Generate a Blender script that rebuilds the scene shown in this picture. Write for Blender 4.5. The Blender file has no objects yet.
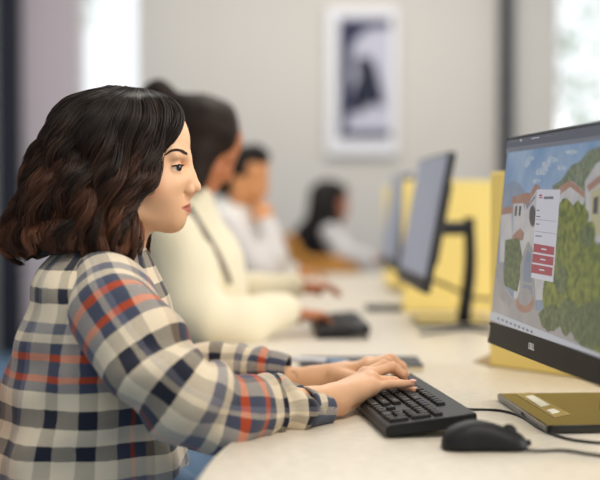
import bpy, bmesh, math, random
import numpy as np
from mathutils import Vector, Matrix
from mathutils.bvhtree import BVHTree

C = bpy.context.scene.collection
SC = bpy.context.scene
R = math.radians

# ------------------------------------------------------------------ camera, world, light, exposure
CAMZ = 1.073
PITCH = math.atan(35 / 1250.0)
F = 1250.0
cd = bpy.data.cameras.new('camera')
cam = bpy.data.objects.new('camera', cd)
C.objects.link(cam)
cam.location = (0, 0, CAMZ)
cam.rotation_euler = (math.pi / 2 - PITCH, 0, 0)
cd.sensor_width = 36
cd.lens = 75
cd.clip_start = 0.05
cd.dof.use_dof = True
cd.dof.focus_distance = 2.03
cd.dof.aperture_fstop = 1.75
SC.camera = cam

wd = bpy.data.worlds.new('sky')
SC.world = wd
wd.use_nodes = True
bg = wd.node_tree.nodes['Background']
bg.inputs[0].default_value = (0.93, 0.97, 1.0, 1)
_nt = wd.node_tree                              # a bright hazy sky, brightest over the garden beyond the far windows
_tc = _nt.nodes.new('ShaderNodeTexCoord'); _sx = _nt.nodes.new('ShaderNodeSeparateXYZ'); _mr = _nt.nodes.new('ShaderNodeMapRange')
_mr.inputs[1].default_value = .55; _mr.inputs[2].default_value = .95; _mr.inputs[3].default_value = .56; _mr.inputs[4].default_value = 1.25
_nt.links.new(_tc.outputs['Generated'], _sx.inputs[0]); _nt.links.new(_sx.outputs['Y'], _mr.inputs[0]); _nt.links.new(_mr.outputs[0], bg.inputs[1])


def area_light(name, loc, target, sx, sy, power, col):
    ld = bpy.data.lights.new(name, 'AREA')
    ld.shape = 'RECTANGLE'
    ld.size, ld.size_y = sx, sy
    ld.energy = power
    ld.color = col
    o = bpy.data.objects.new(name, ld)
    C.objects.link(o)
    o.location = loc
    d = Vector(target) - Vector(loc)
    o.rotation_euler = d.to_track_quat('-Z', 'Y').to_euler()
    return o


area_light('added_overhead_light', (0.9, 1.2, 2.95), (0.0, 2.1, 0.8), 1.4, 1.0, 34, (1.0, 0.90, 0.76))  # unseen overhead lights, added for modelling and direction
area_light('added_overhead_light', (0.4, 4.6, 2.95), (0.3, 4.6, 0.0), 1.6, 1.6, 32, (1.0, 0.92, 0.80))
area_light('window_daylight', (3.2, 1.6, 1.9), (0.0, 2.2, 0.9), 1.8, 1.5, 62, (0.97, 0.98, 1.0))
area_light('added_overhead_light', (0.3, 7.4, 2.95), (0.3, 8.3, 0.8), 3.0, 1.0, 34, (1.0, 0.96, 0.90))

SC.view_settings.view_transform = 'Standard'
SC.view_settings.look = 'None'
SC.view_settings.gamma = 1
SC.view_settings.use_curve_mapping = False
SC.view_settings.exposure = 0.12

# ------------------------------------------------------------------ photo geometry helpers
_fw = Vector((0, math.cos(PITCH), -math.sin(PITCH)))
_up = Vector((0, math.sin(PITCH), math.cos(PITCH)))
CAM = Vector((0, 0, CAMZ))


def ray(px, py):
    return _fw + Vector((1, 0, 0)) * ((px - 300) / F) + _up * ((240 - py) / F)


def W(px, py, Y):
    """world point at depth Y seen in the direction of photo point px, py"""
    d = ray(px, py)
    return CAM + d * (Y / d.y)


def WT(px, py, z):
    d = ray(px, py)
    return CAM + d * ((z - CAMZ) / d.z)


TABLE = 0.73

# ------------------------------------------------------------------ object helpers


def tag(o, label=None, cat=None, group=None, kind=None):
    if label: o['label'] = label
    if cat: o['category'] = cat
    if group: o['group'] = group
    if kind: o['kind'] = kind
    return o


def link(name, me, mat=None, parent=None, smooth=True):
    o = bpy.data.objects.new(name, me)
    C.objects.link(o)
    if mat is not None:
        for m in (mat if isinstance(mat, (list, tuple)) else [mat]):
            me.materials.append(m)
    if parent is not None:
        o.parent = parent
    if smooth and len(me.polygons):
        me.polygons.foreach_set('use_smooth', np.ones(len(me.polygons), bool))
    me.update()
    return o


def empty(name, loc=(0, 0, 0)):
    o = bpy.data.objects.new(name, None)
    C.objects.link(o)
    o.location = loc
    o.empty_display_size = 0.05
    return o


def np_mesh(name, V, Fq, uv=None, col=None):
    """mesh from numpy vertices and equal-sized faces"""
    me = bpy.data.meshes.new(name)
    V = np.asarray(V, np.float32)
    Fq = np.asarray(Fq, np.int32)
    n = Fq.shape[1]
    me.vertices.add(len(V))
    me.vertices.foreach_set('co', V.ravel())
    me.loops.add(Fq.size)
    me.loops.foreach_set('vertex_index', Fq.ravel())
    me.polygons.add(len(Fq))
    me.polygons.foreach_set('loop_start', np.arange(0, Fq.size, n, dtype=np.int32))
    me.update(calc_edges=True)
    if uv is not None:
        l = me.uv_layers.new(name='UVMap')
        l.data.foreach_set('uv', np.asarray(uv, np.float32).ravel())
    if col is not None:
        a = me.color_attributes.new('Tint', 'FLOAT_COLOR', 'POINT')
        c4 = np.ones((len(V), 4), np.float32)
        c4[:, :3] = col
        a.data.foreach_set('color', c4.ravel())
    return me


def bm_mesh(name, bm):
    me = bpy.data.meshes.new(name)
    bmesh.ops.recalc_face_normals(bm, faces=bm.faces)
    bm.to_mesh(me)
    bm.free()
    return me


def add_box(bm, c, s, M=None, bevel=0.0, seg=2):
    """box of full size s around c, in frame M"""
    r = bmesh.ops.create_cube(bm, size=1.0)
    vs = r['verts']
    bmesh.ops.scale(bm, vec=s, verts=vs)
    if bevel > 0:
        es = list({e for v in vs for e in v.link_edges})
        g = bmesh.ops.bevel(bm, geom=es, offset=bevel, segments=seg, affect='EDGES', profile=0.5)
        vs = list({v for f in g['faces'] for v in f.verts} | {v for v in vs if v.is_valid})
    bmesh.ops.translate(bm, vec=c, verts=vs)
    if M is not None:
        bmesh.ops.transform(bm, matrix=M, verts=vs)
    return vs


def box_obj(name, c, s, mat, parent=None, M=None, bevel=0.0, smooth=False):
    bm = bmesh.new()
    add_box(bm, c, s, M, bevel)
    return link(name, bm_mesh(name, bm), mat, parent, smooth)


def prism(bm, pts, z0, z1, bevel=0.0):
    vs = [bm.verts.new((x, y, z0)) for x, y in pts]
    f = bm.faces.new(vs)
    g = bmesh.ops.extrude_face_region(bm, geom=[f])
    up = [v for v in g['geom'] if isinstance(v, bmesh.types.BMVert)]
    bmesh.ops.translate(bm, vec=(0, 0, z1 - z0), verts=up)
    bmesh.ops.recalc_face_normals(bm, faces=bm.faces)
    if bevel:
        es = [e for e in bm.edges if abs(e.verts[0].co.z - e.verts[1].co.z) < 1e-6]
        bmesh.ops.bevel(bm, geom=es, offset=bevel, segments=2, affect='EDGES', profile=0.5)


def catmull(P, n, closed=False):
    P = np.asarray(P, float)
    m = len(P)
    seg = np.linalg.norm(np.diff(P[:, :3], axis=0), axis=1) + 1e-9
    t = np.concatenate([[0], np.cumsum(seg)])
    tt = np.linspace(0, t[-1], n)
    out = np.zeros((n, P.shape[1]))
    for k, x in enumerate(tt):
        i = min(max(np.searchsorted(t, x, side='right') - 1, 0), m - 2)
        h = t[i + 1] - t[i]
        s = (x - t[i]) / h
        def tang(j):
            a, b = max(j - 1, 0), min(j + 1, m - 1)
            return (P[b] - P[a]) / (t[b] - t[a])
        h00 = 2*s**3 - 3*s**2 + 1; h10 = s**3 - 2*s**2 + s
        h01 = -2*s**3 + 3*s**2; h11 = s**3 - s**2
        out[k] = h00*P[i] + h10*h*tang(i) + h01*P[i+1] + h11*h*tang(i+1)
    return out


def tube_data(path, n, nseg, disp=None, ref=(0, 0, 1), cap=True, flat=None):
    """path rows x,y,z,r -> vertices, quads, uv (metres along / around)"""
    P = catmull(path, n)
    T = np.gradient(P[:, :3], axis=0)
    T /= np.linalg.norm(T, axis=1)[:, None]
    N = np.zeros_like(T)
    v = np.array(ref, float)
    for i in range(n):
        v = v - T[i] * v.dot(T[i])
        v /= np.linalg.norm(v)
        N[i] = v
    B = np.cross(T, N)
    L = np.concatenate([[0], np.cumsum(np.linalg.norm(np.diff(P[:, :3], axis=0), axis=1))])
    ph = np.linspace(0, 2*np.pi, nseg + 1)[:-1]
    rr = np.repeat(P[:, 3:4], nseg, 1)
    if disp is not None:
        rr = rr + disp(np.repeat((L)[:, None], nseg, 1), np.repeat(ph[None], n, 0), L[-1])
    ca, sa = np.cos(ph)[None, :, None], np.sin(ph)[None, :, None]
    k = 1.0 if flat is None else flat
    V = P[:, None, :3] + rr[..., None] * (ca * N[:, None] * k + sa * B[:, None])
    V = V.reshape(-1, 3)
    i, j = np.meshgrid(np.arange(n - 1), np.arange(nseg), indexing='ij')
    j2 = (j + 1) % nseg
    Q = np.stack([i*nseg + j, i*nseg + j2, (i+1)*nseg + j2, (i+1)*nseg + j], -1).reshape(-1, 4)
    R0 = float(np.mean(P[:, 3]))
    um = np.stack([L[i], ph[j]*R0], -1).reshape(-1, 2)
    u2 = np.stack([L[i], (ph[j] + 2*np.pi/nseg)*R0], -1).reshape(-1, 2)
    u3 = np.stack([L[i+1], (ph[j] + 2*np.pi/nseg)*R0], -1).reshape(-1, 2)
    u4 = np.stack([L[i+1], ph[j]*R0], -1).reshape(-1, 2)
    uv = np.stack([um, u2, u3, u4], 1).reshape(-1, 2)
    if cap:
        c0, c1 = len(V), len(V) + 1
        V = np.vstack([V, P[0, :3], P[-1, :3]])
        jj = np.arange(nseg); jn = (jj + 1) % nseg
        q0 = np.stack([np.full(nseg, c0), jn, jj, np.full(nseg, c0)], -1)
        e = (n - 1) * nseg
        q1 = np.stack([np.full(nseg, c1), e + jj, e + jn, np.full(nseg, c1)], -1)
        return V, Q, uv, (q0[:, :3], q1[:, :3])
    return V, Q, uv, None


def tube_obj(name, path, n, nseg, mat, parent=None, disp=None, ref=(0, 0, 1), uvs=True, cap=True, flat=None, closed_solid=0):
    V, Q, uv, caps = tube_data(path, n, nseg, disp, ref, cap, flat)
    if caps is None:
        me = np_mesh(name, V, Q, uv)
    else:
        T1 = Q[:, [0, 1, 2]]; T2 = Q[:, [0, 2, 3]]
        T = np.vstack([T1, T2, caps[0], caps[1]])
        u = uv.reshape(-1, 4, 2)
        U = np.vstack([u[:, [0, 1, 2]].reshape(-1, 2), u[:, [0, 2, 3]].reshape(-1, 2),
                       np.zeros((3 * (len(caps[0]) + len(caps[1])), 2))])
        me = np_mesh(name, V, T, U)
    o = link(name, me, mat, parent)
    if closed_solid:
        md = o.modifiers.new('thick', 'SOLIDIFY'); md.thickness = closed_solid; md.offset = -1
    return o


# ------------------------------------------------------------------ signed-distance sculpting
def axis(lo, hi, coarse, fine=()):
    out, x = [], lo
    while x < hi:
        out.append(x)
        st = coarse
        for a, b, s in fine:
            if a - coarse <= x <= b:
                st = min(st, s)
        x += st
    out.append(x)
    return np.array(out, np.float32)


class Sculpt:
    def __init__(self, xs, ys, zs):
        self.a = (xs, ys, zs)
        self.f = np.full((len(xs), len(ys), len(zs)), 0.5, np.float32)

    def _box(self, lo, hi):
        sl, g = [], []
        for k in range(3):
            i0 = int(np.searchsorted(self.a[k], lo[k])); i1 = int(np.searchsorted(self.a[k], hi[k]))
            sl.append(slice(i0, max(i1, i0)))
        xs, ys, zs = (self.a[k][sl[k]] for k in range(3))
        return tuple(sl), xs[:, None, None], ys[None, :, None], zs[None, None, :]

    def _put(self, sl, d, k, cut):
        a = self.f[sl]
        if a.size == 0: return
        if cut:
            d = -d
            h = np.maximum(k - np.abs(a - d), 0) / k
            self.f[sl] = np.maximum(a, d) + h * h * k * .25
        else:
            h = np.maximum(k - np.abs(a - d), 0) / k
            self.f[sl] = np.minimum(a, d) - h * h * k * .25

    def ell(self, c, r, k=0.01, M=None, cut=False, m=0.05):
        rm = max(r) + m
        c = np.asarray(c, float)
        sl, x, y, z = self._box(c - rm, c + rm)
        x, y, z = x - c[0], y - c[1], z - c[2]
        if M is not None:
            M = np.asarray(M, float)
            x, y, z = (M[0, 0]*x + M[1, 0]*y + M[2, 0]*z, M[0, 1]*x + M[1, 1]*y + M[2, 1]*z,
                       M[0, 2]*x + M[1, 2]*y + M[2, 2]*z)
        k0 = np.sqrt((x/r[0])**2 + (y/r[1])**2 + (z/r[2])**2)
        k1 = np.sqrt((x/r[0]**2)**2 + (y/r[1]**2)**2 + (z/r[2]**2)**2) + 1e-6
        self._put(sl, (k0 * (k0 - 1) / k1).astype(np.float32), k, cut)

    def cone(self, a, b, r1, r2, k=0.01, cut=False, m=0.05):
        a, b = np.asarray(a, float), np.asarray(b, float)
        rm = max(r1, r2) + m
        sl, x, y, z = self._box(np.minimum(a, b) - rm, np.maximum(a, b) + rm)
        ab = b - a
        L2 = max(ab.dot(ab), 1e-9)
        t = np.clip(((x - a[0])*ab[0] + (y - a[1])*ab[1] + (z - a[2])*ab[2]) / L2, 0, 1)
        d = np.sqrt((x - a[0] - t*ab[0])**2 + (y - a[1] - t*ab[1])**2 + (z - a[2] - t*ab[2])**2) - (r1 + (r2 - r1)*t)
        self._put(sl, d.astype(np.float32), k, cut)

    def chain(self, P, Rr, k=0.006):
        for i in range(len(P) - 1):
            self.cone(P[i], P[i+1], Rr[i], Rr[i+1], k)

    def wrinkle(self, amp, freq, seed=0):
        rs = np.random.RandomState(seed)
        xs, ys, zs = self.a
        near = np.argwhere(np.abs(self.f) < 0.03)
        p = np.stack([xs[near[:, 0]], ys[near[:, 1]], zs[near[:, 2]]], -1)
        self.f[near[:, 0], near[:, 1], near[:, 2]] += (amp * wav(p, freq, rs)).astype(np.float32)

    def mesh(self):
        f = self.f
        xs, ys, zs = self.a
        s = f < 0
        n = np.array(f.shape)
        cnt = np.zeros(tuple(n - 1), np.int8)
        for dx in (0, 1):
            for dy in (0, 1):
                for dz in (0, 1):
                    cnt += s[dx:n[0]-1+dx, dy:n[1]-1+dy, dz:n[2]-1+dz]
        act = np.argwhere((cnt > 0) & (cnt < 8))
        idx = np.full(tuple(n - 1), -1, np.int32)
        idx[act[:, 0], act[:, 1], act[:, 2]] = np.arange(len(act))
        acc = np.zeros((len(act), 3)); num = np.zeros(len(act))
        cs = [(0,0,0),(1,0,0),(0,1,0),(1,1,0),(0,0,1),(1,0,1),(0,1,1),(1,1,1)]
        ed = [(i, j) for i in range(8) for j in range(i+1, 8) if sum(abs(p-q) for p, q in zip(cs[i], cs[j])) == 1]
        ax = (xs, ys, zs)
        for i, j in ed:
            A = act + cs[i]; B = act + cs[j]
            fa = f[A[:, 0], A[:, 1], A[:, 2]]; fb = f[B[:, 0], B[:, 1], B[:, 2]]
            m = (fa < 0) != (fb < 0)
            t = np.where(m, fa / np.where(m, fa - fb, 1), 0)
            pa = np.stack([ax[k][A[:, k]] for k in range(3)], -1); pb = np.stack([ax[k][B[:, k]] for k in range(3)], -1)
            acc += np.where(m[:, None], pa + t[:, None]*(pb - pa), 0); num += m
        V = acc / num[:, None]
        Fs = []
        for d in range(3):
            o = [k for k in range(3) if k != d]
            sa = [slice(None)]*3; sb = [slice(None)]*3
            sa[d] = slice(0, n[d]-1); sb[d] = slice(1, n[d])
            for k in o:
                sa[k] = slice(1, n[k]-1); sb[k] = slice(1, n[k]-1)
            A = s[tuple(sa)]; B = s[tuple(sb)]
            e = np.argwhere(A != B)
            inn = A[e[:, 0], e[:, 1], e[:, 2]]
            e[:, o[0]] += 1; e[:, o[1]] += 1
            q = []
            for da, db in ((0, 0), (-1, 0), (-1, -1), (0, -1)):
                c = e.copy(); c[:, o[0]] += da; c[:, o[1]] += db
                q.append(idx[c[:, 0], c[:, 1], c[:, 2]])
            q = np.stack(q, -1)
            flip = inn if d != 1 else ~inn
            q[~flip] = q[~flip][:, ::-1]
            Fs.append(q)
        Q = np.vstack(Fs)
        Q = Q[(Q >= 0).all(1)]
        self.f = None
        return V, Q


def wav(p, freq, rs, n=5):
    out = np.zeros(len(p))
    for _ in range(n):
        d = rs.normal(size=3); d /= np.linalg.norm(d)
        ff = freq * rs.uniform(.6, 1.6)
        w = 0.5*np.sin(p @ rs.normal(size=3) * freq * .3 + rs.uniform(0, 6))
        out += np.sin(p @ d * ff + rs.uniform(0, 6) + 1.5*w)
    return out / n


# ------------------------------------------------------------------ materials
def mat(name, col, rough=0.5, spec=0.5, metal=0.0, bump=0.0, bscale=200, var=0.0, vscale=20, emit=None, estr=1.0,
        sheen=0.0, sss=0.0, coat=0.0, tint=False):
    m = bpy.data.materials.new(name)
    m.use_nodes = True
    nt = m.node_tree
    b = nt.nodes['Principled BSDF']
    b.inputs['Base Color'].default_value = (*col, 1)
    b.inputs['Roughness'].default_value = rough
    b.inputs['Specular IOR Level'].default_value = spec
    b.inputs['Metallic'].default_value = metal
    b.inputs['Sheen Weight'].default_value = sheen
    b.inputs['Coat Weight'].default_value = coat
    if sss:
        b.inputs['Subsurface Weight'].default_value = sss
        b.inputs['Subsurface Radius'].default_value = (0.010, 0.004, 0.002)
        b.inputs['Subsurface Scale'].default_value = 0.6
    tc = nt.nodes.new('ShaderNodeTexCoord')
    last = None
    if tint:
        at = nt.nodes.new('ShaderNodeAttribute'); at.attribute_name = 'Tint'
        last = at.outputs['Color']
        nt.links.new(last, b.inputs['Base Color'])
    if var:
        nz = nt.nodes.new('ShaderNodeTexNoise'); nz.inputs['Scale'].default_value = vscale; nz.inputs['Detail'].default_value = 5
        nt.links.new(tc.outputs['Object'], nz.inputs['Vector'])
        mx = nt.nodes.new('ShaderNodeMix'); mx.data_type = 'RGBA'; mx.blend_type = 'MULTIPLY'
        rp = nt.nodes.new('ShaderNodeMapRange'); rp.inputs[1].default_value = .3; rp.inputs[2].default_value = .7
        rp.inputs[3].default_value = 1 - var; rp.inputs[4].default_value = 1 + var*.4
        nt.links.new(nz.outputs['Fac'], rp.inputs[0])
        mx.inputs[0].default_value = 1
        if last is not None: nt.links.new(last, mx.inputs[6])
        else: mx.inputs[6].default_value = (*col, 1)
        nt.links.new(rp.outputs[0], mx.inputs[7])
        nt.links.new(mx.outputs[2], b.inputs['Base Color'])
    if bump:
        nz = nt.nodes.new('ShaderNodeTexNoise'); nz.inputs['Scale'].default_value = bscale; nz.inputs['Detail'].default_value = 3
        nt.links.new(tc.outputs['Object'], nz.inputs['Vector'])
        bp = nt.nodes.new('ShaderNodeBump'); bp.inputs['Strength'].default_value = bump; bp.inputs['Distance'].default_value = .002
        nt.links.new(nz.outputs['Fac'], bp.inputs['Height'])
        nt.links.new(bp.outputs['Normal'], b.inputs['Normal'])
    if emit is not None:
        b.inputs['Emission Color'].default_value = (*emit, 1)
        b.inputs['Emission Strength'].default_value = estr
    return m


def s2l(r, g, b):
    f = lambda c: ((c/255 + .055)/1.055)**2.4 if c > 10 else c/255/12.92
    return (f(r), f(g), f(b))


def plaid_material():
    m = bpy.data.materials.new('plaid_wool')
    m.use_nodes = True
    nt = m.node_tree; N = nt.nodes; L = nt.links
    b = N['Principled BSDF']
    b.inputs['Roughness'].default_value = .95
    b.inputs['Specular IOR Level'].default_value = .1
    b.inputs['Sheen Weight'].default_value = .25
    uv = N.new('ShaderNodeUVMap'); uv.uv_map = 'UVMap'
    # the cloth is a little uneven
    nz = N.new('ShaderNodeTexNoise'); nz.inputs['Scale'].default_value = 60; nz.inputs['Detail'].default_value = 3
    L.new(uv.outputs[0], nz.inputs['Vector'])
    off = N.new('ShaderNodeVectorMath'); off.operation = 'MULTIPLY_ADD'
    L.new(nz.outputs['Color'], off.inputs[0]); off.inputs[1].default_value = (.004, .004, 0); L.new(uv.outputs[0], off.inputs[2])
    sp = N.new('ShaderNodeSeparateXYZ'); L.new(off.outputs[0], sp.inputs[0])
    cream, navy, blue, tan, red = (.80, .68, .50), (.020, .022, .036), (.085, .098, .150), (.42, .30, .19), (.60, .085, .022)
    grey = (.20, .20, .24)
    def ramp(sock, period, bands):
        dv = N.new('ShaderNodeMath'); dv.operation = 'DIVIDE'; L.new(sock, dv.inputs[0]); dv.inputs[1].default_value = period
        fr = N.new('ShaderNodeMath'); fr.operation = 'FRACT'; L.new(dv.outputs[0], fr.inputs[0])
        r = N.new('ShaderNodeValToRGB'); r.color_ramp.interpolation = 'CONSTANT'
        e = r.color_ramp.elements
        e[0].position = 0; e[0].color = (*bands[0][1], 1)
        e[1].position = bands[1][0]; e[1].color = (*bands[1][1], 1)
        for p, c in bands[2:]:
            x = e.new(p); x.color = (*c, 1)
        L.new(fr.outputs[0], r.inputs[0])
        return r.outputs[0]
    weft = ramp(sp.outputs[0], .235, [(0, blue), (.07, red), (.115, blue), (.205, red), (.25, blue), (.31, cream), (.425, navy), (.54, cream),
                                      (.65, navy), (.75, cream), (.87, grey), (.94, cream)])
    warp = ramp(sp.outputs[1], .200, [(0, cream), (.20, navy), (.30, cream), (.44, blue), (.54, red), (.575, blue), (.66, tan), (.72, cream), (.86, navy), (.95, grey)])
    # twill: diagonal lines choose warp or weft
    ad = N.new('ShaderNodeMath'); ad.operation = 'ADD'; L.new(sp.outputs[0], ad.inputs[0]); L.new(sp.outputs[1], ad.inputs[1])
    ml = N.new('ShaderNodeMath'); ml.operation = 'MULTIPLY'; L.new(ad.outputs[0], ml.inputs[0]); ml.inputs[1].default_value = 2*math.pi/.0034
    sn = N.new('ShaderNodeMath'); sn.operation = 'SINE'; L.new(ml.outputs[0], sn.inputs[0])
    mr = N.new('ShaderNodeMapRange'); mr.inputs[1].default_value = -.6; mr.inputs[2].default_value = .6
    mr.inputs[3].default_value = .08; mr.inputs[4].default_value = .58; L.new(sn.outputs[0], mr.inputs[0])
    mx = N.new('ShaderNodeMix'); mx.data_type = 'RGBA'
    L.new(mr.outputs[0], mx.inputs[0]); L.new(weft, mx.inputs[6]); L.new(warp, mx.inputs[7])
    L.new(mx.outputs[2], b.inputs['Base Color'])
    n2 = N.new('ShaderNodeTexNoise'); n2.inputs['Scale'].default_value = 900; L.new(uv.outputs[0], n2.inputs['Vector'])
    bp = N.new('ShaderNodeBump'); bp.inputs['Strength'].default_value = .3; bp.inputs['Distance'].default_value = .0015
    L.new(n2.outputs['Fac'], bp.inputs['Height']); L.new(bp.outputs['Normal'], b.inputs['Normal'])
    return m


def glass_material():
    m = bpy.data.materials.new('window_glass')
    m.use_nodes = True
    nt = m.node_tree
    for n in list(nt.nodes):
        if n.type != 'OUTPUT_MATERIAL': nt.nodes.remove(n)
    out = nt.nodes['Material Output']
    t = nt.nodes.new('ShaderNodeBsdfTransparent'); g = nt.nodes.new('ShaderNodeBsdfGlossy'); g.inputs['Roughness'].default_value = .05
    mx = nt.nodes.new('ShaderNodeMixShader'); mx.inputs[0].default_value = .05
    nt.links.new(t.outputs[0], mx.inputs[1]); nt.links.new(g.outputs[0], mx.inputs[2]); nt.links.new(mx.outputs[0], out.inputs[0])
    return m


M_WALL = mat('wall_paint', s2l(206, 200, 192), .8, .2, bump=.05, bscale=300)
M_WALLP = mat('wall_paint_lilac', s2l(200, 187, 191), .8, .2)
M_DARK = mat('dark_metal_column', (.012, .014, .025), .5, .4)
M_CARPET = mat('blue_carpet', s2l(108, 138, 165), .95, .1, bump=.6, bscale=400, var=.25, vscale=60)
M_TABLE = mat('speckled_laminate', s2l(220, 209, 191), .38, .35, bump=.03, bscale=300, var=.10, vscale=55)
M_TEDGE = mat('brown_desk_edge', s2l(150, 120, 70), .6, .3)
M_YEL = mat('yellow_felt_panel', s2l(248, 222, 135), .75, .25, bump=.1, bscale=500)
M_BLK = mat('black_plastic', (.011, .011, .012), .5, .3, bump=.06, bscale=900)
M_KEY = mat('key_plastic', (.015, .012, .011), .55, .28)
M_KTXT = mat('key_legend_white', (.35, .35, .36), .6, .2)
M_KBLUE = mat('key_legend_blue', (.05, .22, .55), .6, .2)
M_GLOSS = mat('black_gloss_plastic', (.010, .009, .008), .12, .6)
M_STICK = mat('clear_yellow_sticker', s2l(150, 128, 70), .35, .4)
M_PAPER = mat('white_label_paper', s2l(232, 226, 205), .6, .3)
M_CABLE = mat('black_cable', (.015, .013, .012), .5, .4)
M_GREYB = mat('dark_grey_bezel', (.022, .022, .026), .4, .4)
M_LOGO = mat('silver_print', (.80, .82, .85), .4, .5)
M_BOOK = mat('black_book_cover', (.022, .022, .024), .45, .4)
M_PAGES = mat('cream_pages', s2l(225, 212, 185), .8, .2)
M_PEN = mat('pale_pen', s2l(225, 224, 230), .4, .4)
M_PENB = mat('pen_grip_blue', s2l(150, 175, 205), .4, .4)
M_WOOD = mat('honey_plywood', s2l(205, 140, 62), .5, .3, var=.2, vscale=12)
M_STEEL = mat('chair_steel', (.5, .5, .5), .3, .5, metal=1)
M_SKIN = mat('skin_light', (1, 1, 1), .46, .35, sss=.03, tint=True, bump=.04, bscale=700)
M_EYE = mat('eye_white', (.75, .70, .66), .2, .5)
M_IRIS = mat('iris_brown', (.02, .010, .006), .15, .6)
M_BROW = mat('brow_hair', (.030, .016, .010), .6, .2)
M_HAIR = mat('hair_dark_brown', (1, 1, 1), .44, .36, tint=True)
M_HAIR2 = mat('hair_brown_black', (.022, .013, .009), .6, .15, bump=.6, bscale=60, var=.4, vscale=30)
M_HAIR3 = mat('hair_black', (.012, .009, .008), .6, .15, bump=.5, bscale=60)
M_PLAID = plaid_material()
M_JEAN = mat('dark_denim', (.02, .028, .06), .85, .2, bump=.2, bscale=800)
M_JEANL = mat('blue_denim', s2l(104, 130, 160), .85, .2, bump=.2, bscale=800)
M_SHOE = mat('white_trainer', (.55, .55, .55), .6, .3)
M_CREAM = mat('cream_knit', s2l(230, 219, 190), .9, .15, bump=.3, bscale=300, sheen=.2)
M_WHITE = mat('white_cotton', s2l(236, 233, 228), .9, .15, bump=.1, bscale=200)
M_GREYS = mat('light_grey_cotton', s2l(205, 200, 198), .9, .15)
M_BLACKC = mat('black_cotton', (.012, .011, .013), .9, .2)
M_LAN = mat('grey_lanyard', s2l(120, 112, 108), .7, .2)
M_TATT = mat('tattoo_ink', (.22, .15, .12), .6, .2)
M_FRAME = mat('white_frame', s2l(232, 230, 232), .5, .4)
M_MATB = mat('print_navy', s2l(44, 46, 74), .6, .3)
M_MATG = mat('print_grey', s2l(190, 188, 202), .6, .3)
M_MATK = mat('print_black', s2l(28, 30, 52), .6, .3)
M_GLASS = glass_material()
M_LEAF = mat('leaf_green', (.30, .46, .16), .6, .3)
M_BARK = mat('bark_brown', (.12, .08, .05), .9, .1)

# ------------------------------------------------------------------ the setting
WY = 9.0                                       # the far wall


def wx(px): return W(px, 200, WY).x


def wall_seg(name, x0, x1, z0, z1, y0, y1, m):
    o = box_obj(name, ((x0+x1)/2, (y0+y1)/2, (z0+z1)/2), (x1-x0, y1-y0, z1-z0), m)
    return tag(o, kind='structure')


bm = bmesh.new(); add_box(bm, (0.5, 4.5, -.02), (9, 13, .04))
tag(link('floor', bm_mesh('floor', bm), M_CARPET, None, False), kind='structure')
H = 3.2
xl0, xl1 = wx(80), wx(140)
xr0, xr1 = wx(556), wx(690)
SILL = .35
bm = bmesh.new()
for a, b_ in ((-4.0, xl0), (xl1, xr0), (xr1, 5.0)):
    add_box(bm, ((a+b_)/2, WY+.1, H/2), (b_-a, .2, H))
for a, b_ in ((xl0, xl1), (xr0, xr1)):
    add_box(bm, ((a+b_)/2, WY+.1, SILL/2), (b_-a, .2, SILL))
    add_box(bm, ((a+b_)/2, WY+.1, H-.1), (b_-a, .2, .2))
tag(link('wall_back', bm_mesh('wall_back', bm), M_WALL, None, False), kind='structure')
tag(box_obj('wall_left', (-4.1, 4.5, H/2), (.2, 9.4, H), M_WALL), kind='structure')
# lilac painted bay between the dark column and the left window, shallow bay on its right
tag(box_obj('trim_1', ((wx(24)+xl0)/2, WY-.01, H/2), (xl0-wx(24), .02, H), M_WALLP), kind='structure')
tag(box_obj('trim_2', ((xl1+wx(205))/2, WY-.02, H/2), (wx(205)-xl1, .04, H), M_WALL), kind='structure')
tag(box_obj('trim_3', ((wx(1)+wx(22))/2, WY-.06, H/2), (wx(22)-wx(1), .12, H), M_DARK), kind='structure')
tag(box_obj('trim_4', ((wx(498)+wx(511))/2, WY-.04, H/2), (wx(511)-wx(498), .08, H), M_DARK), kind='structure')
tag(box_obj('baseboard_back', ((wx(205)+wx(498))/2, WY-.01, .05), (wx(498)-wx(205), .02, .1), M_FRAME), kind='structure')
for i, (a, b_) in enumerate(((xl0, xl1), (xr0, xr1))):
    bm = bmesh.new()
    t = .025
    add_box(bm, (a+t/2, WY+.1, (H-.2+SILL)/2), (t, .06, H-.2-SILL)); add_box(bm, (b_-t/2, WY+.1, (H-.2+SILL)/2), (t, .06, H-.2-SILL))
    add_box(bm, ((a+b_)/2, WY+.1, SILL+t/2), (b_-a, .06, t)); add_box(bm, ((a+b_)/2, WY+.1, H-.2-t/2), (b_-a, .06, t))
    wo = tag(link('window_%d' % (i+1), bm_mesh('window', bm), M_FRAME, None, False), kind='structure')
    box_obj('pane', ((a+b_)/2, WY+.1, (H-.2+SILL)/2), (b_-a-2*t, .006, H-.2-SILL-2*t), M_GLASS, wo)


def tree(name, x, y, zc, rad, n, seed, label):
    rs = np.random.RandomState(seed)
    root = empty(name, (x, y, 0))
    p = rs.normal(size=(n, 3)); p /= np.linalg.norm(p, axis=1)[:, None]
    p *= (rad * rs.uniform(.3, 1, n)**.5)[:, None]
    p[:, 2] *= 1.3
    p += (0, 0, zc)
    d1 = rs.normal(size=(n, 3)); d1 /= np.linalg.norm(d1, axis=1)[:, None]
    d2 = np.cross(d1, rs.normal(size=(n, 3))); d2 /= np.linalg.norm(d2, axis=1)[:, None]
    s = .07
    V = np.stack([p - d1*s, p + d2*s*.5, p + d1*s, p - d2*s*.5], 1).reshape(-1, 3)
    link('foliage', np_mesh('foliage', V, np.arange(4*n).reshape(-1, 4)), M_LEAF, root, False)
    tube_obj('trunk', [(0, 0, -1, .12), (.05, 0, zc*.5, .09), (0, .05, zc+rad*.5, .03)], 10, 8, M_BARK, root)
    tag(root, label, 'tree')


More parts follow.
